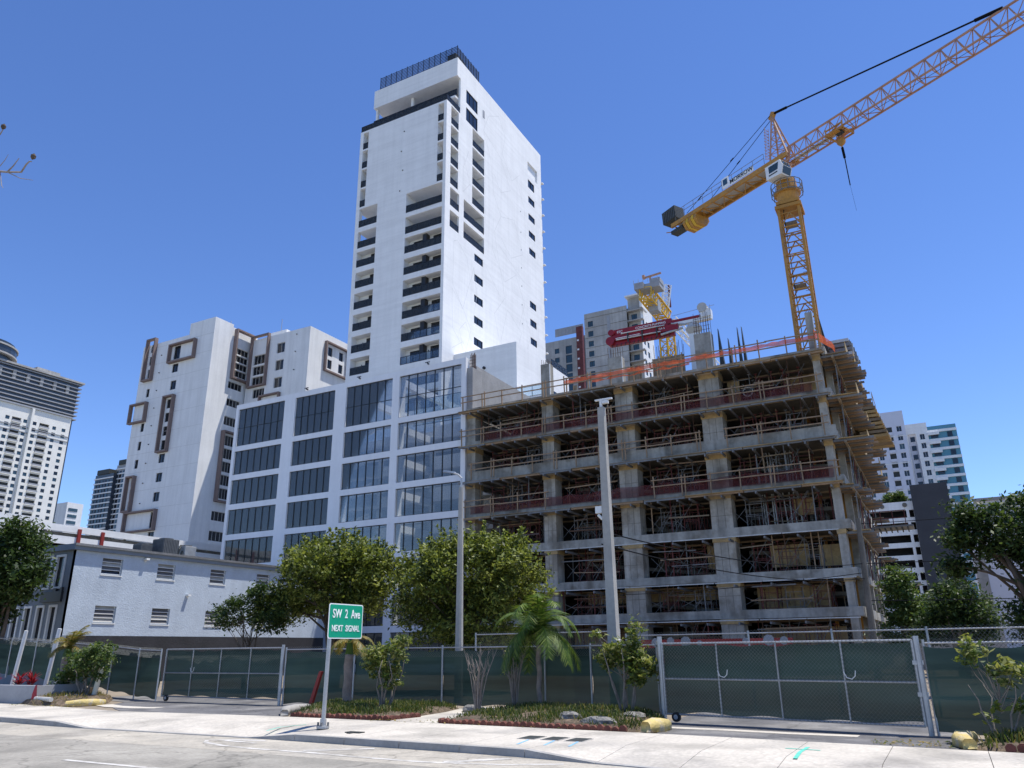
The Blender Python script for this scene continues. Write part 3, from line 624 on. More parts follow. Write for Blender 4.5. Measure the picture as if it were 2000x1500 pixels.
# ================================================================ residential block with brown frames
rs = empty('brown_framed_apartments', (-101,85,0), 'white apartment block with protruding brown window frames', 'building')
fw = [(-101.3,-99.95,43.5,44.95),(-101.2,-99.9,40.6,42.1)] + [(-101.5,-100.15,28.95-2.95*k,30.35-2.95*k) for k in range(5)]
fw += [(-101.4,-100.2,39.3-2.2*k-1.7,39.3-2.2*k-.2) for k in range(4)] + [(-101.4,-99.9,45.5,48.0)]
fw += [(-106.8,-106.05,40.3,41.7),(-106.9,-106.1,34.6,36.0),(-106.9,-106.15,31.6,33.0),(-107,-106.2,28.7,30.1),(-107.1,-106.3,17.1,18.5),(-106.9,-106.1,36.7,38.9)]
fw += [(-107.2,-106.3,43.6+2.2*k,45.1+2.2*k) for k in range(3)] + [(-107.2,-106.4,22.2+1.9*k,23.6+1.9*k) for k in range(3)] + [(-101.5,-100.3,19.1,21.4)]
gridwall('front_wall', 'Y', 75.0, -109.1, -92.6, -.2, 49.4, fw, m_white2, rs, .35)
for h in fw: window('Y', 75.0, h, rs, deep=.2)
MB().box(-98.3,-92.6,75.0,78.6,49.4,51.3).box(-98.3,-92.95,78.6,84,49.4,51.0).box(-109.1,-98.3,75.35,79,49.1,49.4).build('roof_block', m_white2, rs)
sw = [(78.8,81.6,40.7,41.85),(78.9,81.55,37.85,39.05),(78.8,81.3,34.75,36.15),(78.5,81.3,20.05,21.45),(78.45,81.3,17.1,18.55)]
sw += [(79.35,82.2,42.9+1.25*k,43.95+1.25*k) for k in range(4)] + [(79.0,81.2,23.4+2.05*k,25.0+2.05*k) for k in range(5)]
gridwall('side_wall', 'X', -92.6, 75.36, 82.9, -.2, 49.4, sw, m_white2, rs, .35)
for h in sw: window('X', -92.6, h, rs, deep=.2, mull=3, fr=m_hvw)
MB().box(-109.1,-92.97,82.9,98,-.2,49.2).box(-109.09,-108.7,75.36,82.9,-.2,49.4).build('rear_wall', m_white2, rs)
def frame3(axis, plane, u0, u1, z0, z1, dep=.6, t=.24):
    b = MB()
    def bx(a, c_, e, g):
        if axis == 'Y': b.box(a, c_, plane-dep, plane-.002, e, g)
        else: b.box(plane+.002, plane+dep, a, c_, e, g)
    bx(u0, u0+t, z0, z1); bx(u1-t, u1, z0, z1); bx(u0+t, u1-t, z0, z0+t); bx(u0+t, u1-t, z1-t, z1)
    b.build('window_frame', m_brown, rs)
for f in ((-102.2,-96.2,45.1,48.3),(-101.9,-99.5,30.5,39.6),(-107.9,-105.7,43.0,50.3),(-109.7,-105.8,36.1,39.4),(-107.9,-106.0,21.9,27.5),(-107.1,-100.0,18.7,21.85)): frame3('Y', 75.0, *f)
for f in ((78.9,82.7,42.25,50.6),(78.5,81.7,22.8,33.7)): frame3('X', -92.6, *f, dep=.75)
gw = [(-86.2,-84.5,46.2,47.9),(-86.2,-84.5,43.3,45.0),(-86.2,-84.5,40.4,42.1),(-91.1,-88.1,41.5,43.0),(-91.1,-88.1,43.3,44.8),(-91.1,-88.1,45.1,46.7),(-90.6,-88.1,39.4,40.9)]
gridwall('wing_wall', 'Y', 82.0, -92.25, -79.4, -.2, 49.5, gw, m_white2, rs, .35)
for h in gw: window('Y', 82.0, h, rs, deep=.2, mull=1 if h[0] > -87 else 3, fr=m_hvw)
frame3('Y', 82.0, -91.7, -87.8, 41.2, 50.0, .5)
frame3('Y', 82.0, -88.8, -84.5, 37.2, 39.5, .5)
qw = [(86.3+2.6*i,87.3+2.6*i,43.9+2.1*j,45.4+2.1*j) for i in range(2) for j in range(2)]
gridwall('wing_side_wall', 'X', -79.4, 82.36, 92, -.2, 49.5, qw, m_white2, rs, .35)
for h in qw: window('X', -79.4, h, rs, deep=.2)
frame3('X', -79.4, 85.4, 90.9, 43.2, 48.2, .5)
MB().box(-92.2,-79.75,92,92.4,-.2,49.5).box(-92.24,-79.76,82.36,92,49.1,49.48).box(-90,-86.5,84,88,49.5,51.2).build('wing_roof', m_white2, rs)
for z in (47.0,44.0,41.0,38.1,35.2,32.2,29.2,26.1,23.0): ubox('drip_spout', m_frame_dark, -104.35, -104.2, 74.85, 75.0, z, z+.12, rs)
for z in (48.6,45.7,42.7): ubox('drip_spout', m_frame_dark, -82.2, -82.05, 81.85, 82.0, z, z+.12, rs)
jl = MB()
for k in range(12): jl.box(-109.1,-92.6,74.985,74.999,16.2+2.95*k,16.24+2.95*k)
jl.build('joint_line', m_score, rs)
MB().tube([(-95,80,51.2),(-95,80,53)], .05, 6).tube([(-87.7,84,51.2),(-87.7,84,53.2)], .05, 6).build('antenna', m_galv, rs)

# ================================================================ light blue two storey building
BX, BY = -44.8, 28.5
bl = empty('blue_stucco_building', (BX-6,36,0), 'two storey light blue stucco building with louvred windows and black base', 'building')
bw = [(30.27,31.66,6.26,7.24),(34.2,35.57,6.24,7.22),(38.5,39.86,6.22,7.2),(42.8,44.15,6.22,7.2),(30.25,31.66,3.44,4.43),(34.2,35.56,3.43,4.42),(38.45,39.86,3.4,4.39),(42.77,44.1,3.38,4.36)]
gridwall('side_wall', 'X', BX, BY, 50.5, 2.71, 7.55, bw, m_blue, bl, .25)
ubox('base_band', m_black, BX-.25, BX+.02, BY+.25, 50.5, -.2, 2.708, bl)
for wi, h in enumerate(bw):
    f = MB(); f.box(BX-.2,BX-.14,h[0],h[1],h[2],h[2]+.05); f.box(BX-.2,BX-.14,h[0],h[0]+.05,h[2]+.05,h[3]).box(BX-.2,BX-.14,h[1]-.05,h[1],h[2]+.05,h[3]); wn = f.build('window', m_trim, bl)
    sl_ = MB().box(BX-.1,BX+.05,h[0]-.04,h[1]+.04,h[2]-.06,h[2]-.002); sl_.build('sill', m_trim, wn)
    for j in range(4):
        zz = h[2]+.06+j*.235; pn = m_glass_dark if (wi == 0 and j == 0) else (m_tarp_grey if j < 2 and wi else m_tarp_grey)
        q = MB(); q.add([(BX-.19,h[0]+.05,zz+.22),(BX-.19,h[1]-.05,zz+.22),(BX-.10,h[1]-.05,zz+.02),(BX-.10,h[0]+.05,zz+.02),(BX-.2,h[0]+.05,zz+.22),(BX-.2,h[1]-.05,zz+.22),(BX-.115,h[1]-.05,zz+.015),(BX-.115,h[0]+.05,zz+.015)], [(0,1,2,3),(4,7,6,5),(3,2,6,7)]); q.build('louvre', [m_tarp_grey, m_tarp_grey, m_pole][(wi*2+j) % 3] if pn is m_tarp_grey else pn, wn)
        ubox('louvre_rail', m_trim, BX-.12, BX-.085, h[0]+.05, h[1]-.05, zz-.015, zz+.02, wn)
cf = [(-46.95+.0-1.13*k,-46.0-1.13*k,4.95,7.3) for k in range(1,5)]
cf = [(-46.6-1.22*k,-45.65-1.22*k,5.35,7.35) for k in range(6)] + [(-46.5-1.22*k,-45.7-1.22*k,2.3,4.45) for k in range(6)]
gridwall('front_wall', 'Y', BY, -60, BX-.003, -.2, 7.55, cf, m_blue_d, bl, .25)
for h in cf:
    t_ = MB(); t_.box(h[0],h[0]+.13,BY-.05,BY+.1,h[2],h[3]).box(h[1]-.13,h[1],BY-.05,BY+.1,h[2],h[3]).box(h[0]+.13,h[1]-.13,BY-.05,BY+.1,h[3]-.13,h[3]).box(h[0]+.13,h[1]-.13,BY-.05,BY+.1,h[2],h[2]+.13)
    f = t_.build('window', m_trim, bl); ubox('pane', m_glass_dark, h[0]+.1,h[1]-.1,BY+.12,BY+.14,h[2]+.1,h[3]-.1, f)
MB().box(-60.2,BX+.22,BY-.25,50.7,7.552,7.9).build('roof_edge', m_blue_d, bl); ubox('gutter', m_alum_d, BX+.22, BX+.32, BY-.3, 50.8, 7.78, 7.92, bl)
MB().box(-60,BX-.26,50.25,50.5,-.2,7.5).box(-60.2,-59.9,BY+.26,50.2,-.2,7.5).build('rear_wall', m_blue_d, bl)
sg = MB(); sg.box(-47.3,-45.35,BY-.16,BY-.01,4.6,5.2); sg.build('sign_board', m_frame_dark, bl)
ubox('sign_letter', m_frame_dark, -46.2, -45.95, BY-.15, BY-.03, 5.2, 5.38, bl); ubox('sign_letter', m_frame_dark, -45.55, -45.37, BY-.15, BY-.03, 5.2, 5.42, bl)
for yy, zz in ((33.2,7.35),(36.75,5.28)): 
    MB().box(BX,BX+.28,yy-.12,yy+.12,zz,zz+.12).box(BX,BX+.06,yy-.05,yy+.05,zz-.12,zz).build('flood_light', m_trim, bl)
ubox('flood_light', m_trim, -47.8, -47.4, BY-.3, BY, 7.35, 7.5, bl)
def hvac(x, y, z, sx, sy, sz, mat, label):
    t = empty('air_conditioner', (x,y,z), label, 'air conditioner'); MB().box(x-sx/2+.03,x+sx/2-.03,y-sy/2+.03,y+sy/2-.03,z,z+sz-.05).build('case', mat, t)
    n = 10
    for k in range(n):
        yy = y-sy/2+sy*(k+.5)/n; ubox('grille_bar', m_galv if mat is m_hvw else m_hv, x+sx/2-.03, x+sx/2, yy-.015, yy+.015, z+.05, z+sz-.08, t); xx = x-sx/2+sx*(k+.5)/n; ubox('grille_bar', m_galv if mat is m_hvw else m_hv, xx-.015, xx+.015, y-sy/2, y-sy/2+.03, z+.05, z+sz-.08, t)
    MB().tube([(x,y,z+sz-.05),(x,y,z+sz+.03)], min(sx,sy)*.4, 14).build('fan_cover', m_hv, t)
hvac(-47.3,36.5,7.9,1.2,1.3,1.35, m_hv, 'large dark air conditioner on the blue building roof'); hvac(-47.2,38.2,7.9,.9,1.0,1.05, m_hvw, 'pale air conditioner with ribbed case right of the large dark one'); hvac(-47.7,35.0,7.9,.9,.9,.9, m_hv, 'small dark air conditioner left of the large one'); hvac(-47.4,34.1,7.9,.8,.9,.35, m_hvw, 'low white roof unit at the left of the roof machines')
for pp in ([(-46.9,37.2,7.9),(-46.8,37.25,8.6),(-46.9,37.45,8.9)],[(-46.85,37.4,7.9),(-46.75,37.5,8.5)]): tag(MB().tube(pp, .07, 8).build('roof_pipe', m_ballast), 'dark insulated pipe rising ' + ('highest' if len(pp) == 3 else 'lower') + ' between the two roof air conditioners', 'pipe')

# ================================================================ concrete frame under construction
cb = empty('concrete_frame_building', (-19.4,66,0), 'seven storey concrete frame under construction with shored floors', 'building')
LV = [0, 3.9, 6.35, 9.4, 12.45, 15.5, 18.6, 21.7]
CX = [(-34.05,-33.25),(-26.8,-25.78),(-20.32,-18.85),(-13.58,-12.07),(-5.36,-4.88)]
for li in range(1, 8):
    z = LV[li]; ubox('floor_slab', m_conc_d, -34.1, -4.7, 55.3, 77.0, z-.28, z, cb)  # darker concrete than the edge beams, soffit shade put into the colour
    lo = .46 if li < 4 else .3; up = {1:.12, 2:.1, 3:.16, 4:0.0, 5:.5, 6:.05, 7:.0}[li]
    for k in range(4):
        dz = random.uniform(-.03,.03); ubox('edge_beam', m_conc, CX[k][0] + (0 if k else -.05), CX[k+1][0], 55.06+.01*k, 55.297, z-lo+dz, z+up, cb)
    ubox('edge_beam', m_conc, CX[4][0], -4.5, 55.06, 55.297, z-lo, z+up, cb)
    ubox('edge_beam', m_conc, -4.698, -4.45, 55.3, 77.0, z-.5, z+.12, cb)
    zp = LV[li-1]; up_prev = {0:0, 1:.12, 2:.1, 3:.16, 4:0.0, 5:.5, 6:.05}[li-1]
    for r_, (ya, yb) in enumerate(((55.11,56.4),(62.9,63.9),(69.5,70.5))):
        for ci, (a, c_) in enumerate(CX):
            aa, cc = (a, c_) if r_ == 0 else (a+.1+1.2*(ci == 3), c_-.1+1.2*(ci == 3))
            upz = up_prev if r_ == 0 else 0; o = ubox('column', m_conc, aa, cc, ya if r_ else 55.30, yb, zp+.002, z-.282, cb) if r_ else MB().box(aa,cc,55.3,yb,zp+.002,z-.282).box(aa,cc,55.12,55.299,zp+upz+.002,z-lo-.035).build('column', m_conc, cb)
            if r_ == 0:
                hh = .45 if li > 4 else .3
                if not (li == 1 and ci == 4): MB().box(aa-.05,cc+.05,ya-.05,yb+.05,z-.47-hh,z-.47).build('form_collar', m_ply, o)
                for vx in ([.33,.66] if cc-aa > .9 else []): MB().box(aa+(cc-aa)*vx-.012,aa+(cc-aa)*vx+.012,ya-.004,ya-.001,zp+.05,z-.5-hh).build('form_line', m_conc_d, o)
                if cc-aa > .7: MB().box(aa,cc,ya-.004,ya-.001,zp+1.05,zp+1.075).build('form_line', m_conc_d, o)
    for yy in (58.8,62.3,65.8,69.3,72.8,75.5):
        ubox('side_column', m_conc, -4.95, -4.5, yy, yy+.5, zp+.13, z-.5, cb)
MB().box(-33.9,-5.0,76.6,76.9,0,18.2).box(-33.9,-5.0,71.6,71.8,0,18.2).build('rear_partition', m_interior, cb)  # back walls coloured near-black to paint in the depth shade
for li in range(0, 7):
    for bi in range(4):
        if li > 4 and bi < 2: continue
        tag(MB().box(CX[bi][1]-.2,CX[bi+1][0]+.3,62.3,62.36,LV[li]+.02,LV[li+1]-.3).build('shade_tarp', m_interior), 'black sheet closing the back of ' + ORD[bi] + ' bay on the ' + ('ground' if li == 0 else ORD[li-1]) + ' deck', 'tarp', 'dark sheets inside the concrete frame')  # a few tarps are real, the rest add near-black shade behind the shoring
# sloping ramp flights
for li in range(1, 6):
    z = LV[li]; h = LV[li+1]-LV[li]
    for x0, x1, y, dz in ((-25.2,-13.8,58.6,.15),(-11.8,-5.6,58.2,.5)):
        MB().add([(x0,y,z+h*.62),(x1,y,z+h*dz),(x1,y+5,z+h*dz),(x0,y+5,z+h*.62),(x0,y,z+h*.62-.26),(x1,y,z+h*dz-.26),(x1,y+5,z+h*dz-.26),(x0,y+5,z+h*.62-.26)], [(0,1,2,3),(4,7,6,5),(0,4,5,1),(1,5,6,2),(2,6,7,3),(3,7,4,0)]).build('ramp', m_conc_d, cb)
# formwork ledge in front of each slab edge
for li in range(1, 8):
    z = LV[li]; upper = li >= 4
    t = empty('edge_formwork', (-19.4,54.6,z-.6), ('plywood' if upper else 'aluminium beam') + ' edge formwork under the ' + ORD[li-1] + ' floor slab from the ground', 'formwork', 'edge formwork of the concrete frame')
    x = -34.4; k = 0
    while x < -5.2:
        L = min(random.uniform(2.2,4.2), -4.5-x)
        if upper: ubox('plywood_board', m_ply_d if random.random() < .65 else m_ply, x, x+L-.04, 54.15+random.uniform(-.1,.1), 54.93, z-.53, z-.49, t)
        ubox('stringer', m_alum if not upper else (m_alum_d if random.random() < .4 else m_lumber), x, x+L-.06, 54.2+.06*(k%2), 54.36+.06*(k%2), z-.70+(.04 if upper else .1), z-.535, t)
        x += L; k += 1
    for k in range(25 if upper else 14):
        xx = -34.0 + 29.3*(k+.5)/(25 if upper else 14)+random.uniform(-.2,.2); ubox('joist', m_alum_d, xx-.05, xx+.05, 54.0+random.uniform(-.2,.15), 57.6, z-.86, z-.705, t)  # dark metal on the joists adds to the painted soffit shade
    for yy in (57.65,60.0,): ubox('joist', m_lumber, -33.0, -5.5, yy, yy+.1, z-.62, z-.5, t)
# shoring towers
sm = {}
def shore(x, y, z, h, mat, label, grp):
    t = empty('shoring_tower', (x,y,z), label, 'shoring tower', grp)
    key = (round(h,2), mat.name)
    if key not in sm:
        f = MB()
        for s_ in (-.55,.55): f.tube([(s_,0,0),(s_,0,h)], .028, 5)
        for zz in (.25, h*.45, h*.5, h-.35): f.bar((-.55,0,zz),(.55,0,zz), .03)
        f.bar((-.3,0,h*.5),(-.3,0,h-.35), .03).bar((.3,0,.25),(.3,0,h*.45), .03)
        for zz in (.02,h-.02): f.box(-.66,-.44,-.1,.1,zz-.02,zz+.02).box(.44,.66,-.1,.1,zz-.02,zz+.02)
        c_ = MB(); c_.bar((0,0,.35),(0,1.5,h-.5), .025).bar((0,1.5,.35),(0,0,h-.5), .025)
        d_ = MB(); d_.bar((-1.6,0,.5),(-.55,0,h-.6), .024).bar((-1.6,0,h-.6),(-.55,0,.5), .024)
        sm[key] = (f.mesh('frame', mat), c_.mesh('cross_brace', m_alum_d), d_.mesh('tie_brace', m_alum_d))
    fr, cr, ti = sm[key]
    for dy in (0, 1.5): o = link('frame', fr, t); o.location = (x, y+dy, z)
    for dx in (-.55,.55): o = link('cross_brace', cr, t); o.location = (x+dx, y, z)
    o = link('tie_brace', ti, t); o.location = (x, y, z)
for li in range(0, 7):
    z = LV[li]; h = LV[li+1]-LV[li]-.87
    for bi in range(4):
        x0, x1 = CX[bi][1]+.7, CX[bi+1][0]-.6; n = 3 if x1-x0 > 5 else 2
        for k in range(n):
            for r_ in range(2):
                red = (bi*3+k+li*2+r_) % 3 != 0
                x = x0+(x1-x0)*(k+.5)/n + random.uniform(-.3,.3)
                shore(x, 55.9+3.0*r_+random.uniform(-.1,.3), z, h, m_red if red else m_alum_d,
                      ('red' if red else 'grey') + ' steel shoring tower, ' + ('front' if r_ == 0 else 'rear') + ' row, ' + ('ground' if li == 0 else ORD[li-1]) + ' deck, ' + ORD[bi] + ' bay, number ' + ['one','two','three'][k] + ' from left', 'shoring towers inside the concrete frame')
for li in range(0, 7):
    z = LV[li]; h = LV[li+1]-LV[li]-.3
    for bi in range(4):
        x0, x1 = CX[bi][1]+.05, CX[bi+1][0]-.05; t = empty('prop_and_ledger_set', ((x0+x1)/2,57,z), 'rusty props with horizontal ledgers in the ' + ORD[bi] + ' bay, ' + ('ground' if li == 0 else ORD[li-1]) + ' deck', 'props', 'rusty prop sets inside the concrete frame')
        for k in range(9):
            x = x0+(x1-x0)*(k+.5)/9+random.uniform(-.2,.2); yy = random.choice((55.7,57.3,58.6,60.2)); ubar('prop', random.choice((m_rust,m_rust,m_red,m_alum_d,m_lumber)), (x,yy,z), (x+random.uniform(-.06,.06),yy,z+h), random.uniform(.05,.08), t)
        for k in range(4):
            zz = z+h*random.uniform(.2,.92); yy = random.choice((55.6,57.2,58.5)); xa = x0+(x1-x0)*random.uniform(0,.4); ubar('ledger', random.choice((m_rust,m_lumber,m_ply_d,m_alum_d)), (xa,yy,zz), (min(x1,xa+random.uniform(2,4.5)),yy+random.uniform(-.2,.2),zz+random.uniform(-.15,.15)), random.uniform(.05,.1), t)
        for k in range(3):
            xa = x0+(x1-x0)*random.uniform(.05,.7); ubar('diagonal_brace', m_alum_d, (xa,56.2,z+.15), (xa+1.6,56.2,z+h-.3), .03, t)
# single props standing in the right bay
for li in (3, 4):
    for k in range(9):
        x = -10.4+.32*k+random.uniform(-.1,.1); o = MB().tube([(x,57.8+.1*(k%3),LV[li]+.0),(x+random.uniform(-.1,.1),57.8,LV[li+1]-.3)], .05, 6).build('steel_prop', m_galv)
        tag(o, 'pale steel prop, ' + ORD[k] + ' from left of the cluster on the ' + ORD[li-1] + ' deck, right bay', 'prop', 'steel props in the right bay')
# plywood leaning inside
for k, (x0, x1, z0, z1, y) in enumerate(((-10.2,-7.6,6.9,8.4,57.3),(-6.9,-5.5,6.8,8.2,57.0),(-11.4,-6.6,4.1,5.6,57.4),(-24.5,-13.9,4.9,5.7,57.9),(-14.6,-13.6,7.0,8.7,57.2),(-8.2,-6.9,10.4,11.6,57.6),(-26,-20.5,.5,3.2,58.4),(-11.6,-6,.4,2.9,58.3),(-8,-5.5,18.7,21.1,58.8),(-11.8,-10.9,18.8,20.8,56.8),(-31,-27.5,12.6,13.3,58))):
    t = tag(MB().box(x0,x1,y,y+.03,z0,z1).build('plywood_sheet', m_ply), ['wide sheet of tan plywood behind the brace on the second deck, right bay','tan plywood sheet beside the corner column on the second deck','long plywood form with battens on the first deck, right bay','sloping plywood form on the first deck, third bay','narrow plywood piece left of the fourth column, second deck','tilted plywood offcut near the props on the third deck','ground level slatted plywood form, second and third bay','ground level plywood form behind the right bay','plywood wall form under the top slab, right corner','plywood beside the fourth column under the top slab','low plywood strip on the fourth deck, left bay'][k], 'plywood')
    for j in range(int((x1-x0)/.55)): ubox('batten', m_lumber, x0+.2+.55*j, x0+.27+.55*j, y-.06, y, z0, z1, t)
# timber guard rails, debris nets
def guard(li, x0, x1, y=54.75, dz=0.0, lab='', h=1.05):
    z = LV[li]+dz; t = empty('guard_rail', ((x0+x1)/2, y, z), lab, 'guard rail', 'timber guard rails on the concrete frame'); n = max(2, int((x1-x0)/1.9)); prev = None
    for k in range(n+1):
        x = x0+(x1-x0)*k/n; tl = random.uniform(-.04,.04); ubar('post', m_lumber, (x,y,z-.35), (x+tl,y,z+h+random.uniform(0,.25)), .085, t)
        if k % 3 == 1: ubar('post', m_lumber, (x+.25,y,z-.35), (x+.25+tl,y,z+h+.15), .085, t)
    for zz in (h-.05, h*.48):
        x = x0-.2
        while x < x1:
            L = min(random.uniform(3.2,4.6), x1+.2-x); ubar('rail', m_lumber, (x,y-.07,z+zz+random.uniform(-.03,.03)), (x+L+.15,y-.07,z+zz+random.uniform(-.03,.03)), .075, t); x += L
    return t
guard(7, -34.3, -24.5, lab='timber guard rail along the left half of the top slab')
guard(7, -24.3, -5.0, lab='timber guard rail behind the orange net on the right of the top slab')
guard(6, -34.4, -5.2, lab='timber guard rail along the sixth floor slab with red net')
guard(5, -33.4, -14, dz=.1, lab='timber guard rail on the fifth floor slab, left part'); guard(5, -11.8, -5.2, dz=.1, lab='timber guard rail on the fifth floor slab, right bay')
guard(4, -34.0, -26.5, lab='timber guard rail with red net on the fourth floor slab, left bay'); guard(4, -17.5, -4.9, lab='timber guard rail with red net on the fourth floor slab, right part')
def netsheet(name, mat, x0, x1, y, zf, h, label, cat, rag=.15, seed=0):
    rg = random.Random(seed); n = max(8, int((x1-x0)*2.5)); b = MB()
    for i in range(n+1):
        x = x0+(x1-x0)*i/n; top = zf+h+rg.uniform(-rag,rag*.3); yy = y+.06*math.sin(i*1.7)+rg.uniform(-.03,.03)
        for j in range(4): b.v.append((x, yy+.05*math.sin(i*.9+j*1.3), zf+(top-zf)*j/3))
    for i in range(n):
        for j in range(3): b.f.append((i*4+j,(i+1)*4+j,(i+1)*4+j+1,i*4+j+1))
    return tag(b.build(name, mat, smooth=True), label, cat)
netsheet('debris_net', m_rednet, -32.6,-5.6,54.9,LV[6]-.1,.85,'long dull red debris net along the sixth floor edge','net',seed=1)
netsheet('debris_net', m_rednet, -33.6,-22.5,54.9,LV[4]-.1,.75,'red debris net on the left of the fourth floor edge','net',seed=2)
netsheet('debris_net', m_rednet, -22.5,-5.0,54.88,LV[4]-.1,.85,'red debris net on the right of the fourth floor edge','net',seed=3)
netsheet('orange_net', m_ornet, -24.5,-5.0,54.66,LV[7]+.55,.34,'bright orange barrier net strung along the top slab','net',.1,seed=4)
netsheet('orange_net', m_ornet, -22.0,-14.0,54.6,LV[7]+.25,.2,'second sagging strip of orange net on the top slab','net',.2,seed=5)
MB_o = MB(); MB_o.add([(-4.95,54.6,22.2),(-4.1,57.5,22.3),(-3.9,60,22.25),(-3.9,60,22.9),(-4.1,57.5,22.85),(-4.95,54.6,22.95)], [(0,1,4,5),(1,2,3,4)]); tag(MB_o.build('orange_net', m_ornet), 'orange net wrapping round the right corner of the top slab', 'net')
# plywood decks and forms hanging off the right side
for li in range(3, 8):
    z = LV[li]; t = empty('side_formwork', (-3.8,66,z-.6), 'stepped plywood formwork off the right flank below the ' + ORD[li-1] + ' floor slab', 'formwork', 'side formwork of the concrete frame')
    for k in range(9):
        y0 = 55.1+2.4*k; out = random.uniform(1.0,1.9) - (.5 if li < 5 else 0); dzz = random.uniform(-.15,.1)
        if li < 5 and k > 4 and random.random() < .5: continue
        ubox('plywood_panel', m_ply if random.random() < .75 else m_ply_d, -4.44, -4.44+out, y0, y0+2.3, z-.62+dzz, z-.57+dzz, t)
        if li >= 5: ubox('plywood_panel', m_ply, -4.44+out-.04, -4.44+out, y0+.05, y0+2.25, z-.57+dzz, z-.1+random.uniform(-.1,.3), t)
        for j in range(4): ubox('joist', m_lumber if j % 2 else m_alum_d, -4.9, -4.3+out+random.uniform(0,.35), y0+.2+.6*j, y0+.3+.6*j, z-.78+dzz, z-.625+dzz, t)
        ubox('stringer', m_ply_d, -4.1, -3.95, y0-.1, y0+2.4, z-.95+dzz, z-.785+dzz, t)
    for k in range(7): 
        y0 = 56.5+3.1*k; ubar('prop', m_red if k % 2 else m_alum_d, (-4.0,y0,LV[li-1]-.5), (-4.0,y0,z-.9), .07, t); ubar('brace', m_alum_d, (-4.0,y0,LV[li-1]), (-4.0,y0+2.9,z-1.0), .04, t)
t = empty('beam_stack', (-3.9,60,21.4), 'bundle of dull aluminium beams projecting at the top right corner', 'beam stack')
for r_ in range(5):
    for k in range(4): ubox('beam', m_alum_d if (r_+k) % 3 else m_alum, -4.9+.1*r_, -3.0+.06*k+.08*r_, 58.6+.42*k, 58.85+.42*k, 23.1-.36*r_, 23.33-.36*r_, t)
t = empty('timber_pack', (-2.6,66,19), 'pack of timber forms stacked on the right flank with a rail on top', 'timber stack')
for r_ in range(8):
    for k in range(4): ubox('timber', m_ply if (r_+k) % 3 else m_ply_d, -3.9+.05*r_, -2.2+.09*r_+.05*k, 64.5+1.1*k, 65.5+1.1*k, 19.3-.33*r_, 19.52-.33*r_, t)
for yy in (64.6,68.5): ubar('rail_post', m_galv, (-2.3,yy,19.5), (-2.3,yy,20.7), .05, t)
ubar('rail', m_galv, (-2.3,64.6,20.65), (-2.3,68.5,20.65), .05, t)
for k, (x, y, z, red) in enumerate(((-3.0,70.0,10.85,True),(-3.2,70.0,6.35,False))):
    t = empty('loading_platform', (x,y,z), ('upper' if red else 'lower') + ' steel loading platform jutting from the right flank' + (' with red rails' if red else ''), 'platform')
    ubox('deck', m_alum_d, x-1.6, x+1.9, y, y+2.4, z-.15, z, t)
    for j in range(8): ubox('deck_rib', m_ballast, x-1.5+.42*j, x-1.42+.42*j, y, y+2.4, z-.32, z-.152, t)
    for j in range(4): ubar('rail_post', m_red if red else m_alum_d, (x-1.3+.9*j,y+.05,z), (x-1.3+.9*j,y+.05,z+1.2), .06, t)
    for zz in (.6,1.18): ubar('rail', m_red if red else m_alum_d, (x-1.4,y+.05,z+zz), (x+1.5,y+.05,z+zz), .06, t)
# things on the top slab
def rc_column(x0, x1, y0, y1, z1, label, bars=6, bh=1.2):
    t = empty('starter_column', ((x0+x1)/2,(y0+y1)/2,21.7), label, 'column'); MB().box(x0,x1,y0,y1,21.7,z1).build('shaft', m_conc, t); ubox('painted_lit_edge', m_trim, x1+.005, x1+.06, y0-.05, y0+.05, 21.9, z1-.1, t)  # white strip imitates the sunlit right edge of the column
    for k in range(bars):
        for yy in (y0+.08, y1-.08): ubar('rebar', m_rust, (x0+.08+(x1-x0-.16)*k/(bars-1),yy,z1), (x0+.08+(x1-x0-.16)*k/(bars-1)+random.uniform(-.05,.05),yy,z1+bh*random.uniform(.8,1.1)), .028, t)
    if bh > 1.3:
        for k in range(4): ubar('rebar_tie', m_rust, (x0,y0+.05,z1+.3+.35*k), (x1,y0+.05,z1+.3+.35*k), .025, t)
rc_column(-28.2,-27.35,58,58.8,25.7,'grey concrete column standing on the left of the top slab', 5, .5)
rc_column(-14.8,-13.4,60,60.9,26.55,'wide concrete column with rebar cage left of the crane mast', 7, 1.9)
rc_column(-5.62,-5.12,57,57.6,25.3,'slim concrete column in front of the crane mast foot', 4, .35)
rc_column(-22.6,-21.3,60,60.8,25.9,'broad concrete column below the red pump boom', 6, 1.0)
for k, (x0, x1, zt) in enumerate(((-18.6,-15.8,25.1),(-20.9,-19.6,24.6),(-26.1,-25.7,24.0))):
    t = tag(MB().box(x0,x1,60.2,60.26,22.3,zt).build('wall_form', m_ply_d), ['wide weathered plywood wall form on the top slab','square plywood form left of the wide wall form','narrow upright plywood form on the top slab'][k], 'plywood form')
    for j in range(int((x1-x0)/.5)+1): ubox('stud', m_lumber, x0+.05+.5*j, x0+.13+.5*j, 60.1, 60.198, 22.2, zt+.15*(j%2), t)
t = empty('rebar_cage', (-17.2,60.8,24.5), 'comb of upright rebar rods behind the wide wall form', 'rebar cage')
for j in range(16): MB().tube([(-18.5+.17*j,60.8,22),(-18.5+.17*j+random.uniform(-.1,.1),60.8,26.3+random.uniform(-.3,.4))], .02, 4).build('rod', m_rust, t)
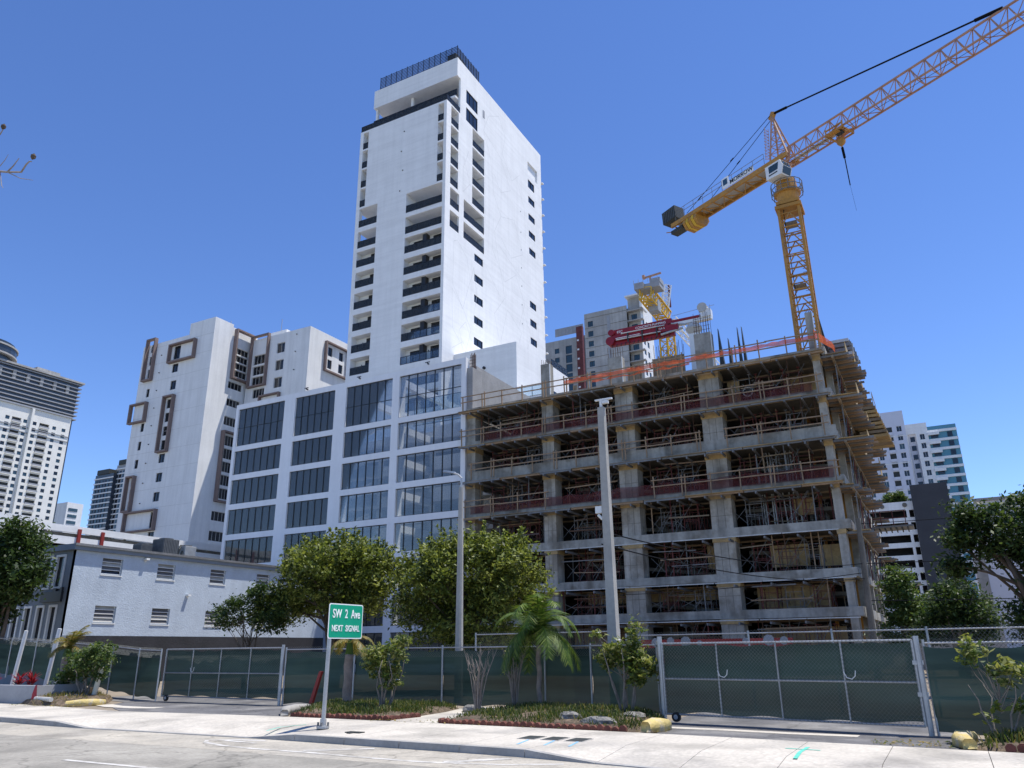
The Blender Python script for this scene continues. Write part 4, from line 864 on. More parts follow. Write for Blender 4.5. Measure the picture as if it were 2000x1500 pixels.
for k, (x, zt, wd) in enumerate(((-12.65,26.7,.5),(-11.95,25.7,.35),(-11.15,26.5,.3),(-10.8,26.5,.3))):
    MB_s = MB(); MB_s.add([(x-wd/2,60,22.2),(x+wd/2,60,22.2),(x-wd*.25,60,zt),(x-wd/2,60.5,22.2),(x+wd/2,60.5,22.2),(x-wd*.25,60.4,zt)], [(0,1,2),(3,5,4),(0,2,5,3),(1,4,5,2),(0,3,4,1)])
    tag(MB_s.build('rebar_bundle', m_ballast), ORD[k] + ' from left of the dark pointed rebar bundles left of the crane mast', 'rebar bundle', 'rebar bundles on the top slab')
tag(MB().add([(-4.7,58,22.4),(-4.4,58,22.4),(-4.75,58,25.2),(-4.7,58.4,22.4),(-4.4,58.4,22.4),(-4.75,58.3,25.2)], [(0,1,2),(3,5,4),(0,2,5,3),(1,4,5,2),(0,3,4,1)]).build('rebar_bundle', m_ballast), 'dark pointed rebar bundle right of the crane mast', 'rebar bundle', 'rebar bundles on the top slab')
t = tag(MB().tube([(-10.3+.35*math.cos(a*.5236),56.6,19.75+.35*math.sin(a*.5236)) for a in range(13)], .05, 6, False).build('hose_coil', m_trim), 'pale coiled hose hung under the top slab', 'hose')

# ================================================================ main tower crane
CXo, CYo = -5.9, 62.0; dd = Vector((.872,-.489,0)); nn_ = Vector((.489,.872,0))
def CP(s_, o_, z): return Vector((CXo,CYo,0)) + dd*s_ + nn_*o_ + Vector((0,0,z))
cr = empty('tower_crane', (-6.05,62,0), 'yellow hammerhead tower crane rising from the concrete frame', 'crane')
mast = MB().box(-6.15,-5.95,61.9,62.1,0,.3).build('mast', m_yel, cr); hw = .82
for sx in (-1,1):
    for sy in (-1,1): ubar('mast_leg', m_yel, (-6.05+sx*hw,62+sy*hw,.3), (-6.05+sx*hw,62+sy*hw,37.0), .22, mast)
z = 21.4; k = 0
while z < 36.4:
    for (ax, ay, bx_, by_) in ((-1,-1,1,-1),(1,-1,1,1),(1,1,-1,1),(-1,1,-1,-1)):
        pa = Vector((-6.05+ax*hw,62+ay*hw,z)); pb = Vector((-6.05+bx_*hw,62+by_*hw,z)); mid = (pa+pb)/2 + Vector((0,0,1.3))
        ubar('mast_brace', m_yel, pa, pb, .10, mast); ubar('mast_brace', m_yel, pa, mid, .09, mast); ubar('mast_brace', m_yel, pb, mid, .09, mast)
        ubar('mast_brace', m_yel, (pa.x,pa.y,z+1.3), (pb.x,pb.y,z+1.3), .08, mast)
    if k % 3 == 1:
        ubox('rest_platform', m_alum_d, -6.6, -5.6, 61.4, 62.6, z+.5, z+.56, mast)
    z += 1.95; k += 1
MB().tube([(-6.4,61.3,20),(-6.5,61.3,37)], .03, 5).build('power_cable', m_cable, mast)
for k in range(44): ubox('ladder_rung', m_alum_d, -5.75, -5.4, 62.3, 62.33, 21.6+.34*k, 21.63+.34*k, mast)
MB().box(-7.12,-4.98,60.93,63.07,36.8,37.1).box(-7.0,-5.1,61.05,62.95,37.25,37.55).build('climbing_collar', m_yel, cr)
MB().tube([(-6.05,62,37.6),(-6.05,62,38.4),(-6.05,62,38.45),(-6.05,62,38.75),(-6.05,62,38.8),(-6.05,62,39.9)], [.75,.95,1.1,1.1,.9,.8], 18).build('slewing_ring', m_yel, cr)
pf = MB()
for a in range(14):
    t0, t1 = 2*math.pi*a/14, 2*math.pi*(a+1)/14; p = lambda t, z: (-6.05+1.3*math.cos(t), 62+1.3*math.sin(t), z)
    for zz in (38.5,39.0,39.5): pf.bar(p(t0,zz), p(t1,zz), .05)
    pf.bar(p(t0,38.4), p(t0,39.5), .05)
pf.build('platform_rail', m_alum_d, cr)
cab = MB(); ring = [(-.8,39.75),(-.8,41.0),(.75,41.0),(1.0,40.35),(.75,39.6)]
for o_ in (-1.75,-.55):
    for s_, z in ring: cab.v.append(tuple(CP(s_,o_,z)))
cab.f = [(0,1,2,3,4),(9,8,7,6,5)] + [(i,5+i,5+(i+1)%5,(i+1)%5) for i in range(5)]
cab = cab.build('cab', m_cabw, cr)
def cpq(name, mat, pts, parent): MB().add([tuple(p) for p in pts], [tuple(range(len(pts)))]).build(name, mat, parent)
cpq('cab_window', m_glass_teal, [CP(-.45,-1.76,40.2),CP(.45,-1.76,40.2),CP(.6,-1.76,40.85),CP(-.45,-1.76,40.85)], cab)
cpq('cab_window', m_glass_teal, [CP(.795,-1.65,40.93),CP(.795,-.65,40.93),CP(1.01,-.65,40.4),CP(1.01,-1.65,40.4)], cab)
cpq('cab_window', m_glass_dark, [CP(1.005,-1.65,40.3),CP(1.005,-.65,40.3),CP(.80,-.65,39.68),CP(.80,-1.65,39.68)], cab)
cpq('cab_vent', m_frame_dark, [CP(-.5,-1.76,39.95),CP(.4,-1.76,39.95),CP(.4,-1.76,40.07),CP(-.5,-1.76,40.07)], cab)
# jib
jib = MB().bar(CP(.2,-.7,41.5), CP(.2,.7,41.5), .35).bar(CP(.2,0,41.5), CP(.7,0,43.0), .25).build('jib', m_cran_pale, cr)
jend = 27.0
for o_ in (-.62,.62): ubar('chord', m_cran_pale, CP(.3,o_,41.35), CP(jend,o_,41.35), .12, jib)
ubar('chord', m_cran_pale, CP(.7,0,43.0), CP(jend,0,43.0), .13, jib)
s_ = .6; k = 0
while s_ < jend-1.2:
    for o_ in (-.62,.62):
        ubar('brace', m_cran_pale, CP(s_,o_,41.35), CP(s_+.59,0,43.0), .06, jib); ubar('brace', m_cran_pale, CP(s_+.59,0,43.0), CP(s_+1.18,o_,41.35), .06, jib)
    ubar('brace', m_cran_pale, CP(s_,-.62,41.35), CP(s_,.62,41.35), .06, jib); ubar('brace', m_cran_pale, CP(s_,-.62*(-1)**k,41.35), CP(s_+1.18,.62*(-1)**k,41.35), .05, jib)
    s_ += 1.18; k += 1
ubox('chord', m_cran_pale, -5.9, -5.8, 61.9, 62.0, 41.3, 41.6, jib)
MB().add([tuple(CP(1.0,-.25,41.42)),tuple(CP(5.2,-.25,41.42)),tuple(CP(5.2,.25,41.42)),tuple(CP(1.0,.25,41.42))], [(0,1,2,3)]).build('walkway', m_hvw, jib)
MB().tube([CP(.5,-.5,41.05),CP(jend,-.4,41.12)], .02, 4).build('trolley_rope', m_cable, jib)
tr = MB(); 
for s0 in (4.7,6.2): tr.bar(CP(s0,-.75,41.15), CP(s0,.75,41.15), .12).bar(CP(s0,-.75,41.15), CP(s0,-.75,41.75), .1).bar(CP(s0,.75,41.15), CP(s0,.75,41.75), .1)
for o_ in (-.75,.75): tr.bar(CP(4.7,o_,41.15), CP(6.2,o_,41.15), .12).bar(CP(4.7,o_,41.6), CP(6.2,o_,41.6), .1).bar(CP(4.7,o_,41.15), CP(6.2,o_,41.6), .07)
tr.bar(CP(5.1,0,41.5), CP(5.9,0,41.5), .7, .35); tr.bar(CP(5.0,-.9,40.95), CP(5.9,-.9,40.95), .5, .08); trolley = tr.build('trolley', m_yel, cr)
MB().bar(CP(5.2,-.1,41.3), CP(5.8,-.1,41.3), .5, .25).build('trolley_winch', m_ballast, trolley)
hk = MB(); hk.tube([CP(5.45,-.12,40.45),CP(5.45,.12,40.45)], .34, 12); hk.tube([CP(5.45,0,40.3),CP(5.45,0,39.75)], .06, 6); hook = hk.build('hook_block', m_yel, cr)
MB().tube([CP(5.3,0,41.2),CP(5.35,0,40.5)], .015, 4).tube([CP(5.6,0,41.2),CP(5.55,0,40.5)], .015, 4).build('hoist_rope', m_cable, hook)
MB().tube([CP(5.45,0,39.9),CP(5.5,0,38.9)], .10, 6).tube([CP(5.5,0,38.9),CP(5.55,0,36.3)], .04, 6).tube([CP(5.55,0,36.3),CP(5.7,0,33.9)], .008, 4).build('lifting_chain', m_cable, hook)
# counter jib
cj = MB()
for o_ in (-.8,.8): cj.bar(CP(.9,o_,41.85), CP(-13.3,o_,41.85), .2, .44)
counter = cj.build('counter_jib', m_yel, cr)
for k in range(10): ubar('cross_member', m_yel, CP(-1.2-1.3*k,-.7,41.6), CP(-1.2-1.3*k,.7,41.6), .1, counter); ubar('cross_member', m_yel, CP(-1.2-1.3*k,-.7*(-1)**k,41.6), CP(-2.5-1.3*k,.7*(-1)**k,41.6), .07, counter)
MB().add([tuple(CP(-.8,-.68,42.0)),tuple(CP(-13,-.68,42.0)),tuple(CP(-13,.68,42.0)),tuple(CP(-.8,.68,42.0))], [(0,1,2,3)]).build('deck', m_hvw, counter)
for o_ in (-.9,.9):
    for zz in (42.7,43.15): ubar('hand_rail', m_alum_d, CP(-1.4,o_,zz), CP(-12.6,o_,zz), .035, counter)
    for k in range(10): ubar('rail_post', m_alum_d, CP(-1.4-1.24*k,o_,42.1), CP(-1.4-1.24*k,o_,43.15), .035, counter)
for k in range(5):
    p = MB(); s0 = -9.9-.36*k
    for o_ in (-1,1): pass
    prof = [(-.75,42.1),(-.95,41.2),(-.55,40.65),(.55,40.65),(.95,41.2),(.75,42.1)]
    for ds in (0,-.31):
        for o_, z in prof: p.v.append(tuple(CP(s0+ds,o_,z)))
    p.f = [tuple(range(6)), tuple(range(6,12))[::-1]] + [(i,6+i,6+(i+1)%6,(i+1)%6) for i in range(6)]
    p.build('counterweight', m_yel2 if k % 2 else m_yel, counter)
wb = MB().bar(CP(-12.5,-.35,43.2), CP(-14.3,-.35,43.1), 1.3, 1.35).build('winch_house', m_ballast, counter)
for k in range(7): ubar('rib', m_hv, CP(-12.65-.24*k,-1.02,42.5), CP(-12.65-.24*k,-1.02,43.7), .06, wb)
MB().bar(CP(-12.0,-.2,41.3), CP(-13.6,-.2,41.3), .9, .35).build('hoist_drum', m_ballast, counter)
MB().bar(CP(-6.25,-.97,42.7), CP(-5.45,-.97,42.7), .06, 1.05).bar(CP(-6.0,-.97,42.35), CP(-2.6,-.97,42.35), .05, .5).build('name_board', m_signw, counter)
MB().bar(CP(-6.1,-1.01,42.75), CP(-5.6,-1.01,42.75), .02, .6).build('logo', M('logo_blue', (.03,.09,.16), .5, .1), counter)
nrot = Matrix((dd, Vector((0,0,1)), -nn_)).transposed()
text('name_lettering', 'MORROW', m_black_letter, CP(-3.95,-1.02,42.4), nrot, .58, counter)
# tower head and pendants
hd = MB().bar(CP(-.75,0,46.7), CP(-.35,0,47.3), .35, .4).build('tower_head', m_yel, cr)
for s0, o_ in ((-1.0,-.6),(-1.0,.6),(.75,-.5),(.75,.5)): ubar('head_leg', m_cran_pale, CP(s0,o_,42.1), CP(-.55,o_*.25,46.9), .13, hd)
for k in range(6):
    t = k/6.; q = lambda s0, o_, t: CP(s0+(-.55-s0)*t, o_*(1-.75*t), 42.1+4.8*t)
    for o_ in (-.6,.6): ubar('head_brace', m_cran_pale, q(-1.0,o_,t), q(.75,o_,t+.08), .05, hd); ubar('head_brace', m_cran_pale, q(.75,o_,t+.08), q(-1.0,o_,t+1/6.), .05, hd)
    ubar('head_brace', m_cran_pale, q(.75,-.5,t), q(.75,.5,t), .05, hd); ubar('head_brace', m_cran_pale, q(-1.0,-.6,t), q(-1.0,.6,t), .05, hd)
ld = MB()
for o_ in (-.25,.25): ld.bar(CP(-1.65,o_,43.0), CP(-1.35,o_,46.2), .04)
for k in range(10): ld.bar(CP(-1.63+.028*k,-.25,43.2+.31*k), CP(-1.63+.028*k,.25,43.2+.31*k), .03); ld.bar(CP(-1.95+.028*k,0,43.2+.31*k), CP(-1.6+.028*k,.3,43.2+.31*k), .03)
ld.build('ladder_cage', m_cran_pale, hd)
MB().tube([CP(-.3,0,47.15),CP(1.0,0,46.9)], .13, 6).tube([CP(1.0,0,46.9),CP(18.0,0,43.25)], .075, 6).tube([CP(16.8,0,43.5),CP(18.6,0,43.1)], .14, 6).build('pendant_bar', m_cable, cr)
for o_ in (-.7,.7): MB().tube([CP(-.7,o_*.3,47.0),CP(-11.2,o_,42.3)], .028, 5).tube([CP(-5.0,o_*.62,45.1),CP(-5.4,o_*.64,44.95)], .06, 6).tube([CP(-9.2,o_*.88,43.2),CP(-9.6,o_*.9,43.0)], .06, 6).build('back_stay', m_cable, cr)

# ================================================================ concrete pump boom
pp = empty('concrete_pump_boom', (-15.9,64,21.7), 'folded red concrete pump boom on a white pedestal', 'pump')
MB().box(-16.1,-15.3,63.6,64.4,21.7,28.2).build('pedestal', m_cabw, pp)
MB().tube([(-15.7,64,28.2),(-15.7,64,28.7),(-15.7,64,28.75),(-15.7,64,29.2)], [.45,.75,.75,.5], 14).build('turret', m_hvw, pp)
def arm(p, q, h0, h1, y, name='boom_section'):
    MB().add([(p[0],y-.2,p[1]-h0/2),(q[0],y-.2,q[1]-h1/2),(q[0],y-.2,q[1]+h1/2),(p[0],y-.2,p[1]+h0/2),(p[0],y+.2,p[1]-h0/2),(q[0],y+.2,q[1]-h1/2),(q[0],y+.2,q[1]+h1/2),(p[0],y+.2,p[1]+h0/2)], [(0,1,2,3),(4,7,6,5),(0,4,5,1),(1,5,6,2),(2,6,7,3),(3,7,4,0)]).build(name, m_pumpred, pp)
arm((-23.4,29.8),(-17.6,29.8),.58,.66,63.9); arm((-23.5,29.2),(-17.0,29.15),.5,.62,63.7); arm((-23.6,28.72),(-17.4,28.65),.4,.42,63.9)
for x, z0, z1 in ((-23.4,29.48,30.1),(-23.55,28.55,29.4)): MB().tube([(x,63.43,(z0+z1)/2),(x,64.2,(z0+z1)/2)], (z1-z0)/2, 16).build('boom_joint', m_pumpred, pp)
MB().box(-18.0,-14.0,63.7,64.2,29.35,29.62).box(-14.9,-14.0,63.6,64.4,29.6,30.3).build('counter_arm', m_cabw, pp)
MB().box(-17.6,-14.6,63.72,64.18,29.63,29.9).build('boom_section', m_pumpred, pp)
MB().tube([(-14.7,63.52,30.5),(-14.7,64.3,30.5)], .45, 12).build('hose_reel', m_hvw, pp)
for k in range(14): ubar('hose_bracket', m_ballast, (-23.3+.42*k,63.6,28.58), (-23.35+.42*k,63.5,28.3), .05, pp)
text('boom_lettering', 'CONCRETE PUMPING', m_letter, (-19.6,63.68,29.82), Matrix.Rotation(math.radians(90),3,'X'), .30, pp)
text('boom_lettering', 'ESC', m_letter, (-22.6,63.68,29.8), Matrix.Rotation(math.radians(90),3,'X'), .34, pp)
text('boom_lettering', 'DA 3', m_letter, (-18.5,63.48,29.18), Matrix.Rotation(math.radians(90),3,'X'), .26, pp)
for (xa, za, xb, zb) in ((-22.4,29.46,-18.2,29.44),(-22.9,28.93,-18.6,28.9)): MB().tube([(xa,63.4,za),(xb,63.4,zb)], .06, 8).build('delivery_pipe', m_alum, pp)
for x in (-21.8,-20.4,-19.0): ubox('clamp', m_ballast, x, x+.12, 63.34, 63.42, 28.5, 29.4, pp)
MB().tube([(-18.6,63.45,28.6),(-16.6,63.7,28.95)], .11, 8).tube([(-17.6,63.5,29.5),(-16.2,63.7,29.2)], .08, 8).build('hydraulic_ram', m_galv, pp)
strp = MB().box(-23.0,-20.6,63.485,63.495,29.1,29.16).build('stripe', m_letter, pp)
for k in range(3): ubar('rail_post', m_galv, (-15.0+.5*k,63.6,29.6), (-15.0+.5*k,63.6,30.6), .04, pp)
ubar('rail', m_galv, (-17.5,63.6,30.25), (-13.6,63.6,30.5), .03, pp)

# ================================================================ buildings farther away
# raw concrete tower block behind
cc = empty('raw_concrete_block', (-70,190,0), 'unpainted grey concrete tower block behind the construction site', 'building')
hw_ = [(-72.9,-71.4,84.4-2.9*k,86.0-2.9*k) for k in range(16)]
gridwall('front_wall', 'Y', 180, -73.9, -61.7, 0, 88.4, hw_, m_back, cc, .4)
for h in hw_: window('Y', 180, h, cc, m_glass_teal, deep=.15)
hr = [(-60.9,-59.3,84.3-2.9*k,86.0-2.9*k) for k in range(12)]
gridwall('front_wall', 'Y', 181.5, -61.7, -58.4, 0, 90.8, hr, m_back, cc, .4)
for h in hr: window('Y', 181.5, h, cc, m_glass_teal, deep=.15)
hs = [(183+3*j,184.6+3*j,83.5-2.9*k,85.2-2.9*k) for j in range(2) for k in range(12)]
gridwall('side_wall', 'X', -58.4, 181.91, 192, 0, 90.8, hs, m_white2, cc, .4)
for h in hs: window('X', -58.4, h, cc, m_glass_teal, deep=.15, mull=0)
MB().box(-73.9,-58.81,191.6,192,0,88).box(-73.9,-73.5,180.41,191.6,0,88.4).box(-73.5,-58.81,182,191.6,87.5,88.3).build('rear_wall', m_back, cc)
for k in range(6): ubox('balcony_slab', m_back, -61.8, -57.4, 180.2, 181.49, 86.6-2.9*k, 86.85-2.9*k, cc)
MB().box(-62.0,-57.5,180,182.6,90.8,91.2).box(-57.9,-57.3,179.9,184.5,87,91.2).build('parapet', m_white2, cc)
jl = MB()
for k in range(10): jl.box(-73.9,-61.7,179.95,179.99,86.9-2.9*k,87.0-2.9*k)
jl.build('joint_line', m_conc_d, cc); ubox('joint_line', m_greyb, -67.3, -66.5, 179.93, 179.985, 50, 86.5, cc)
hl = [(-90,-88.5,84.9-2.9*k,86.5-2.9*k) for k in range(8)] + [(-86.4,-84.4,84.2-2.9*k,86.7-2.9*k) for k in range(8)]
gridwall('front_wall', 'Y', 195, -93.2, -80.0, 0, 89.0, hl, m_back, cc, .4)
for h in hl: window('Y', 195, h, cc, m_glass_teal, deep=.15, mull=0)
MB().box(-93.2,-80,195.4,206,0,88.6).build('rear_wall', m_back, cc)
for k in range(8): ubox('cladding_sheet', m_greyb, -89.6+1.15*k, -88.5+1.15*k, 194.8, 194.95, 90.2, 92.7, cc)
ubox('hoist_mast', m_red, -82.2, -80.3, 193.5, 194.7, 40, 91.5, cc)
for k in range(12): ubox('hoist_tie', m_letter, -82.0, -81.4, 193.4, 193.49, 55+2.9*k, 55.5+2.9*k, cc)
# second crane
c2 = empty('second_crane', (-42.7,150,0), 'bright yellow luffing crane seen behind the red pump boom', 'crane')
def lattice(name, p, q, wd, n, mat, parent, th=.3):
    p = Vector(p); q = Vector(q); d = (q-p).normalized(); a = d.cross(Vector((.1,.2,.97))).normalized()*wd/2; b2 = d.cross(a).normalized()*wd/2
    o = MB().bar(p-a*.9, p+a*.9, .2).build(name, mat, parent); cs = [a+b2, a-b2, -a-b2, -a+b2]
    for c_ in cs: ubar('chord', mat, p+c_, q+c_, th, o)
    for k in range(n):
        u, v = p+(q-p)*(k/n), p+(q-p)*((k+1)/n)
        for i in range(4): ubar('brace', mat, u+cs[i], v+cs[(i+1)%4], th*.55, o); ubar('brace', mat, v+cs[i], v+cs[(i+1)%4], th*.5, o)
    return o
lattice('mast', (-42.7,150,20), (-42.7,150,66), 2.2, 22, m_yel2, c2)
MB().tube([(-42.7,150,66),(-42.7,150,68)], 1.6, 12).build('slewing_ring', m_yel2, c2)
lattice('counter_deck', (-42.7,150,69.0), (-42.4,136,69.0), 2.4, 9, m_yel2, c2)
MB().box(-44.5,-42.6,135.5,139,69.9,71.3).box(-42.6,-39.4,136,139.2,69.9,70.9).box(-41.3,-39.3,136.2,138.8,70.9,71.9).build('winch_house', m_greyb, c2); MB().box(-43.2,-41.2,140,142,66.6,69.0).build('counterweight', m_greyb, c2)
MB().bar((-41.3,136.5,70.9),(-41.3,136.5,72.4),.3).bar((-42.7,136.5,72.5),(-39.0,136.5,72.8),.32).box(-42.9,-42.4,136.2,136.8,72.3,73.1).build('auxiliary_hoist', m_cran_pale, c2)
for k in range(6): ubar('rail_post', m_galv, (-44.5+k,135.4,71.0), (-44.5+k,135.4,72.0), .07, c2)
lattice('head_frame', (-42.5,148.5,69.5), (-41.6,149.5,76), 1.4, 6, m_cabw, c2, .2); MB().bar((-41.3,149.6,71),(-41.3,149.6,76.2),.35).build('head_leg', m_red, c2)
lattice('jib', (-41.5,151,68.5), (-34,170,58), 1.5, 12, m_cabw, c2, .2)
# far left tower: cream lower block, dark banded block behind
ft = empty('cream_balcony_tower', (-360,190,0), 'cream high rise with columns of small windows and balconies at the far left', 'building')
TX = -346
hf = []
for k in range(38):
    z = 100.6-2.9*k
    if z < 2: break
    tall = 0 if k else 0
    hf += [(203.0,204.8,z-1.6,z),(198.6,200.3,z-1.6,z),(189.6,191.3,z-1.6,z),(185.4,187.1,z-1.6,z),(177.6,179.4,z-1.6,z),(173.2,175,z-1.6,z)]
hbal = [(192.6,197.0,100.6-2.9*k-2.0,100.6-2.9*k+.1) for k in range(34)] + [(180.4,184.4,100.6-2.9*k-2.0,100.6-2.9*k+.1) for k in range(34)]
gridwall('side_wall', 'X', TX, 160, 206.6, 0, 106.1, hf + hbal, m_cream, ft, .8)
for h in hf:
    if h[2] > 8: sub_box('window_pane', m_glass_teal if random.random() < .4 else m_glass_dark, 'X', TX, h[0], h[1], .25, .35, h[2], h[3], ft)
for h in hbal:
    if h[2] > 8:
        sub_box('balcony_recess', m_ballast if random.random() < .6 else m_frame_dark, 'X', TX, h[0], h[1], .65, .75, h[2], h[3], ft); sub_box('balcony_front', m_greyb, 'X', TX, h[0]-.05, h[1]+.05, -.5, -.42, h[2], h[2]+.75, ft)
        sub_box('balcony_slab', m_cream, 'X', TX, h[0]-.1, h[1]+.1, -.6, 0, h[2]-.25, h[2], ft)
for u in (188.2,): sub_box('pier', m_cream, 'X', TX, u-.3, u+.7, -1.2, -.01, 0, 106.1, ft)
for z in (96.9,94.6): sub_box('cornice', m_greyb, 'X', TX, 160, 206.6, -.35, -.01, z, z+.35, ft)
MB().box(TX-30,TX-.81,159.5,206.5,0,105.8).build('core', m_cream, ft); sub_box('roof_cornice', m_greyb, 'X', TX, 159.8, 206.8, -.7, .8, 106.1, 106.8, ft)
f2 = empty('dark_banded_tower', (-380,200,0), 'dark glass high rise with thin pale slab bands behind the cream tower', 'building')
MB().box(-375,-349,158,209,0,125).build('core', m_dkband, f2)
for k in range(10): MB().box(-376,-348,157,210.2,106.5+1.9*k,106.95+1.9*k).build('slab_band', m_greyb, f2)
for k in range(6): ubox('pier', m_back, -348.95, -348.3, 172+6.2*k, 173.4+6.2*k, 118, 122.5, f2)
MB().box(-377,-347.3,156,211,124.4,125.2).build('roof_slab', m_back, f2)
MB().box(-372,-352,190,201,125.2,128).box(-370,-355,178,181,125.2,127).build('roof_unit', m_back, f2)
MB().tube([(-360,168,125.2),(-360,168,127.5),(-360,168,127.6),(-360,168,131.5),(-360,168,131.6),(-360,168,133.5)], [13,13,14.5,14.5,13.5,13.5], 28).build('crown', m_dkband, f2)
for z in (127.3,131.2): MB().tube([(-360,168,z),(-360,168,z+.7)], 15, 28).build('crown_band', m_back, f2)
# two glass towers between
for nm, lab, x0, x1, zt, y, mt in (('glass_high_rise','slim blue glass high rise left of the brown framed apartments',-464.8,-447.0,109.5,300,m_dkband),('grey_high_rise','grey high rise with dark window stripes touching the brown framed apartments',-449.0,-420,115,303,m_greyb)):
    t = empty(nm, ((x0+x1)/2,y+10,0), lab, 'building'); MB().box(x0,x1,y,y+22,0,zt).build('core', mt, t)
    for k in range(int(zt/3.2)): ubox('slab_edge', m_white2, x0-.4, x1+.4 if mt is m_dkband else x1+.2, y-.6, y-.05, zt-3-3.2*k, zt-2.3-3.2*k, t)
    n = int((x1-x0)/3.0)
    for k in range(n): ubox('window_strip', m_glass_dark if k % 2 else m_glass_teal, x0+.6+3*k, x0+2.3+3*k, y-.3, y-.04, 2, zt-4, t)
    ubox('roof_crown', m_ballast, x0+2, x1-4, y-.7, y+12, zt+.01, zt+3, t)
t = empty('slim_white_tower', (-410,215,0), 'slim white tower partly hidden right of the cream tower', 'building'); MB().box(-425,-400,245,254,0,78).box(-425,-404,254,258,0,66).build('core', m_white2, t)
for k in range(20): ubox('window_strip', m_glass_teal, -399.95, -399.8, 246, 251, 75-3.3*k-1.6, 75-3.3*k, t)
# low white parking deck with red posts, left
pk = empty('low_parking_deck', (-72,46,0), 'low white parking deck with red posts behind the blue building', 'building')
MB().box(-90,-70.2,38,70,0,10.6).build('lower_deck', m_white2, pk)
ubox('parapet', m_white, -70.3, -70.0, 41.0, 70, 12.35, 12.95, pk); ubox('parapet', m_white, -70.3, -70.0, 41.0, 70, 11.25, 11.95, pk); MB().box(-90,-70.3,41,70,12.0,12.3).box(-84,-83.6,41,70,10.6,12).build('upper_deck', m_conc_d, pk)
MB().box(-88,-70.0,34.0,40.8,0,13.3).build('stair_block', m_white2, pk)
MB().box(-70.6,-69.9,30,34,10.2,12.5).build('canopy', m_back, pk)
for k in range(2): ubox('red_post', m_rd, -69.99, -69.8, 44.3+2.35*k, 44.6+2.35*k, 10.6, 12.7, pk)
MB().box(-69.98,-69.9,40.0,40.6,11,12.4).build('wall_sign', m_frame_dark, pk)
# right: white and teal apartment tower
wt = empty('white_teal_apartments', (0,275,0), 'white and lavender apartment tower with a teal striped end at right', 'building')
h1 = [(-10.3,-8.9,66.1-2.9*k,67.9-2.9*k) for k in range(20)] + [(-4.1,-2.6,66.1-2.9*k,67.9-2.9*k) for k in range(20)] + [(-14.6,-13.2,66.1-2.9*k,67.9-2.9*k) for k in range(20)]
hb = [(-7.2,-5.4,65.2-2.9*k,68.2-2.9*k+.05-.4) for k in range(20)]
gridwall('front_wall', 'Y', 268, -17, -1.6, 0, 72.9, h1+hb, m_lav, wt, .5)
for h in h1: window('Y', 268, h, wt, m_glass_teal if random.random() < .4 else m_glass_dark, deep=.2, fr=m_white2)
for h in hb: sub_box('balcony_recess', m_ballast, 'Y', 268, h[0], h[1], .4, .49, h[2], h[3], wt); sub_box('balcony_rail', m_lav, 'Y', 268, h[0], h[1], -.25, -.15, h[2], h[2]+.9, wt)
for k in range(4): sub_box('band', m_white2, 'Y', 268, -17, -1.65, -.1, -.01, 64.5-8.7*k, 64.8-8.7*k, wt)
h2 = [(2.1,3.5,63.1-2.9*k,64.9-2.9*k) for k in range(18)]
gridwall('front_wall', 'Y', 270, -1.6, 4.5, 0, 68.5, [(-1.3,1.0,0,65.2)]+h2, m_white, wt, .5)
sub_box('recess_wall', m_lav, 'Y', 270, -1.3, 1.0, 1.2, 1.5, 0, 66, wt)
for h in h2: window('Y', 270, h, wt, m_glass_teal if random.random() < .4 else m_glass_dark, deep=.2, fr=m_white2)
for k in range(18): sub_box('window_pane', m_glass_dark, 'Y', 270, -.7, .6, 1.1, 1.19, 62.9-2.9*k, 64.5-2.9*k, wt)
MB().box(4.5,12.5,270.5,290,0,67.1).box(-17,4.4,271.8,290,0,68).build('core', m_blueface, wt)
for k in range(20):
    ubox('white_band', m_white, 4.5, 12.6, 270.1, 270.48, 66.0-2.9*k-1.0, 66.0-2.9*k-.2, wt); ubox('balcony', m_white, 4.5, 7.6, 269.3, 270.09, 66.0-2.9*k-1.9, 66.0-2.9*k-1.02, wt); ubox('window_pane', m_glass_dark, 9.8, 11.2, 270.35, 270.49, 64.9-2.9*k-1.7, 64.9-2.9*k-.1, wt); ubox('balcony_door', m_glass_dark, 5.2, 7.2, 270.35, 270.49, 64.9-2.9*k-1.7, 64.9-2.9*k-.1, wt)
# right: white parking garage with charcoal stair block
rg_ = empty('white_parking_garage', (-4,205,0), 'white parking garage with long dark openings and a charcoal stair block', 'building')
go = []
for k in range(9): go += [(-30,-4.1,29.4-2.83*k,31.1-2.83*k),(-3.5,-2.55,29.4-2.83*k,31.1-2.83*k)]
gridwall('front_wall', 'Y', 200, -32, -2.5, 0, 33.1, go, m_white2, rg_, .5)
MB().box(-31,-2.6,203.5,204,0,32).build('dark_interior', m_interior, rg_)  # near-black sheet holds the shade behind the openings in its colour
for k in range(10): MB().box(-31,-2.6,200.5,203.5,31.3-2.83*k+.02,31.3-2.83*k+.2).build('deck', m_conc_d, rg_)
MB().box(-2.5,5.1,198.5,212,0,36.5).build('stair_block', m_char, rg_)
for x in (-9,-4.2): MB().tube([(x,199.7,32.3),(x,199.99,32.3)], .5, 14).build('round_vent', m_conc_d, rg_)
wr = empty('pale_wall_building', (12,95,0), 'plain pale grey building flank behind the trees at right', 'building')
MB().box(4.3,30,90,120,0,15.2).build('wall', m_lav, wr); MB().box(3.4,4.3,89.9,92,0,10.2).build('buttress', m_back, wr); ubox('coping', m_back, 4.2, 30, 89.85, 90.1, 15.2, 15.5, wr)
lw = tag(MB().box(-3.0,3.3,64,64.3,0,3.2).build('site_wall', m_back), 'low tan wall behind the construction site at right', 'wall')

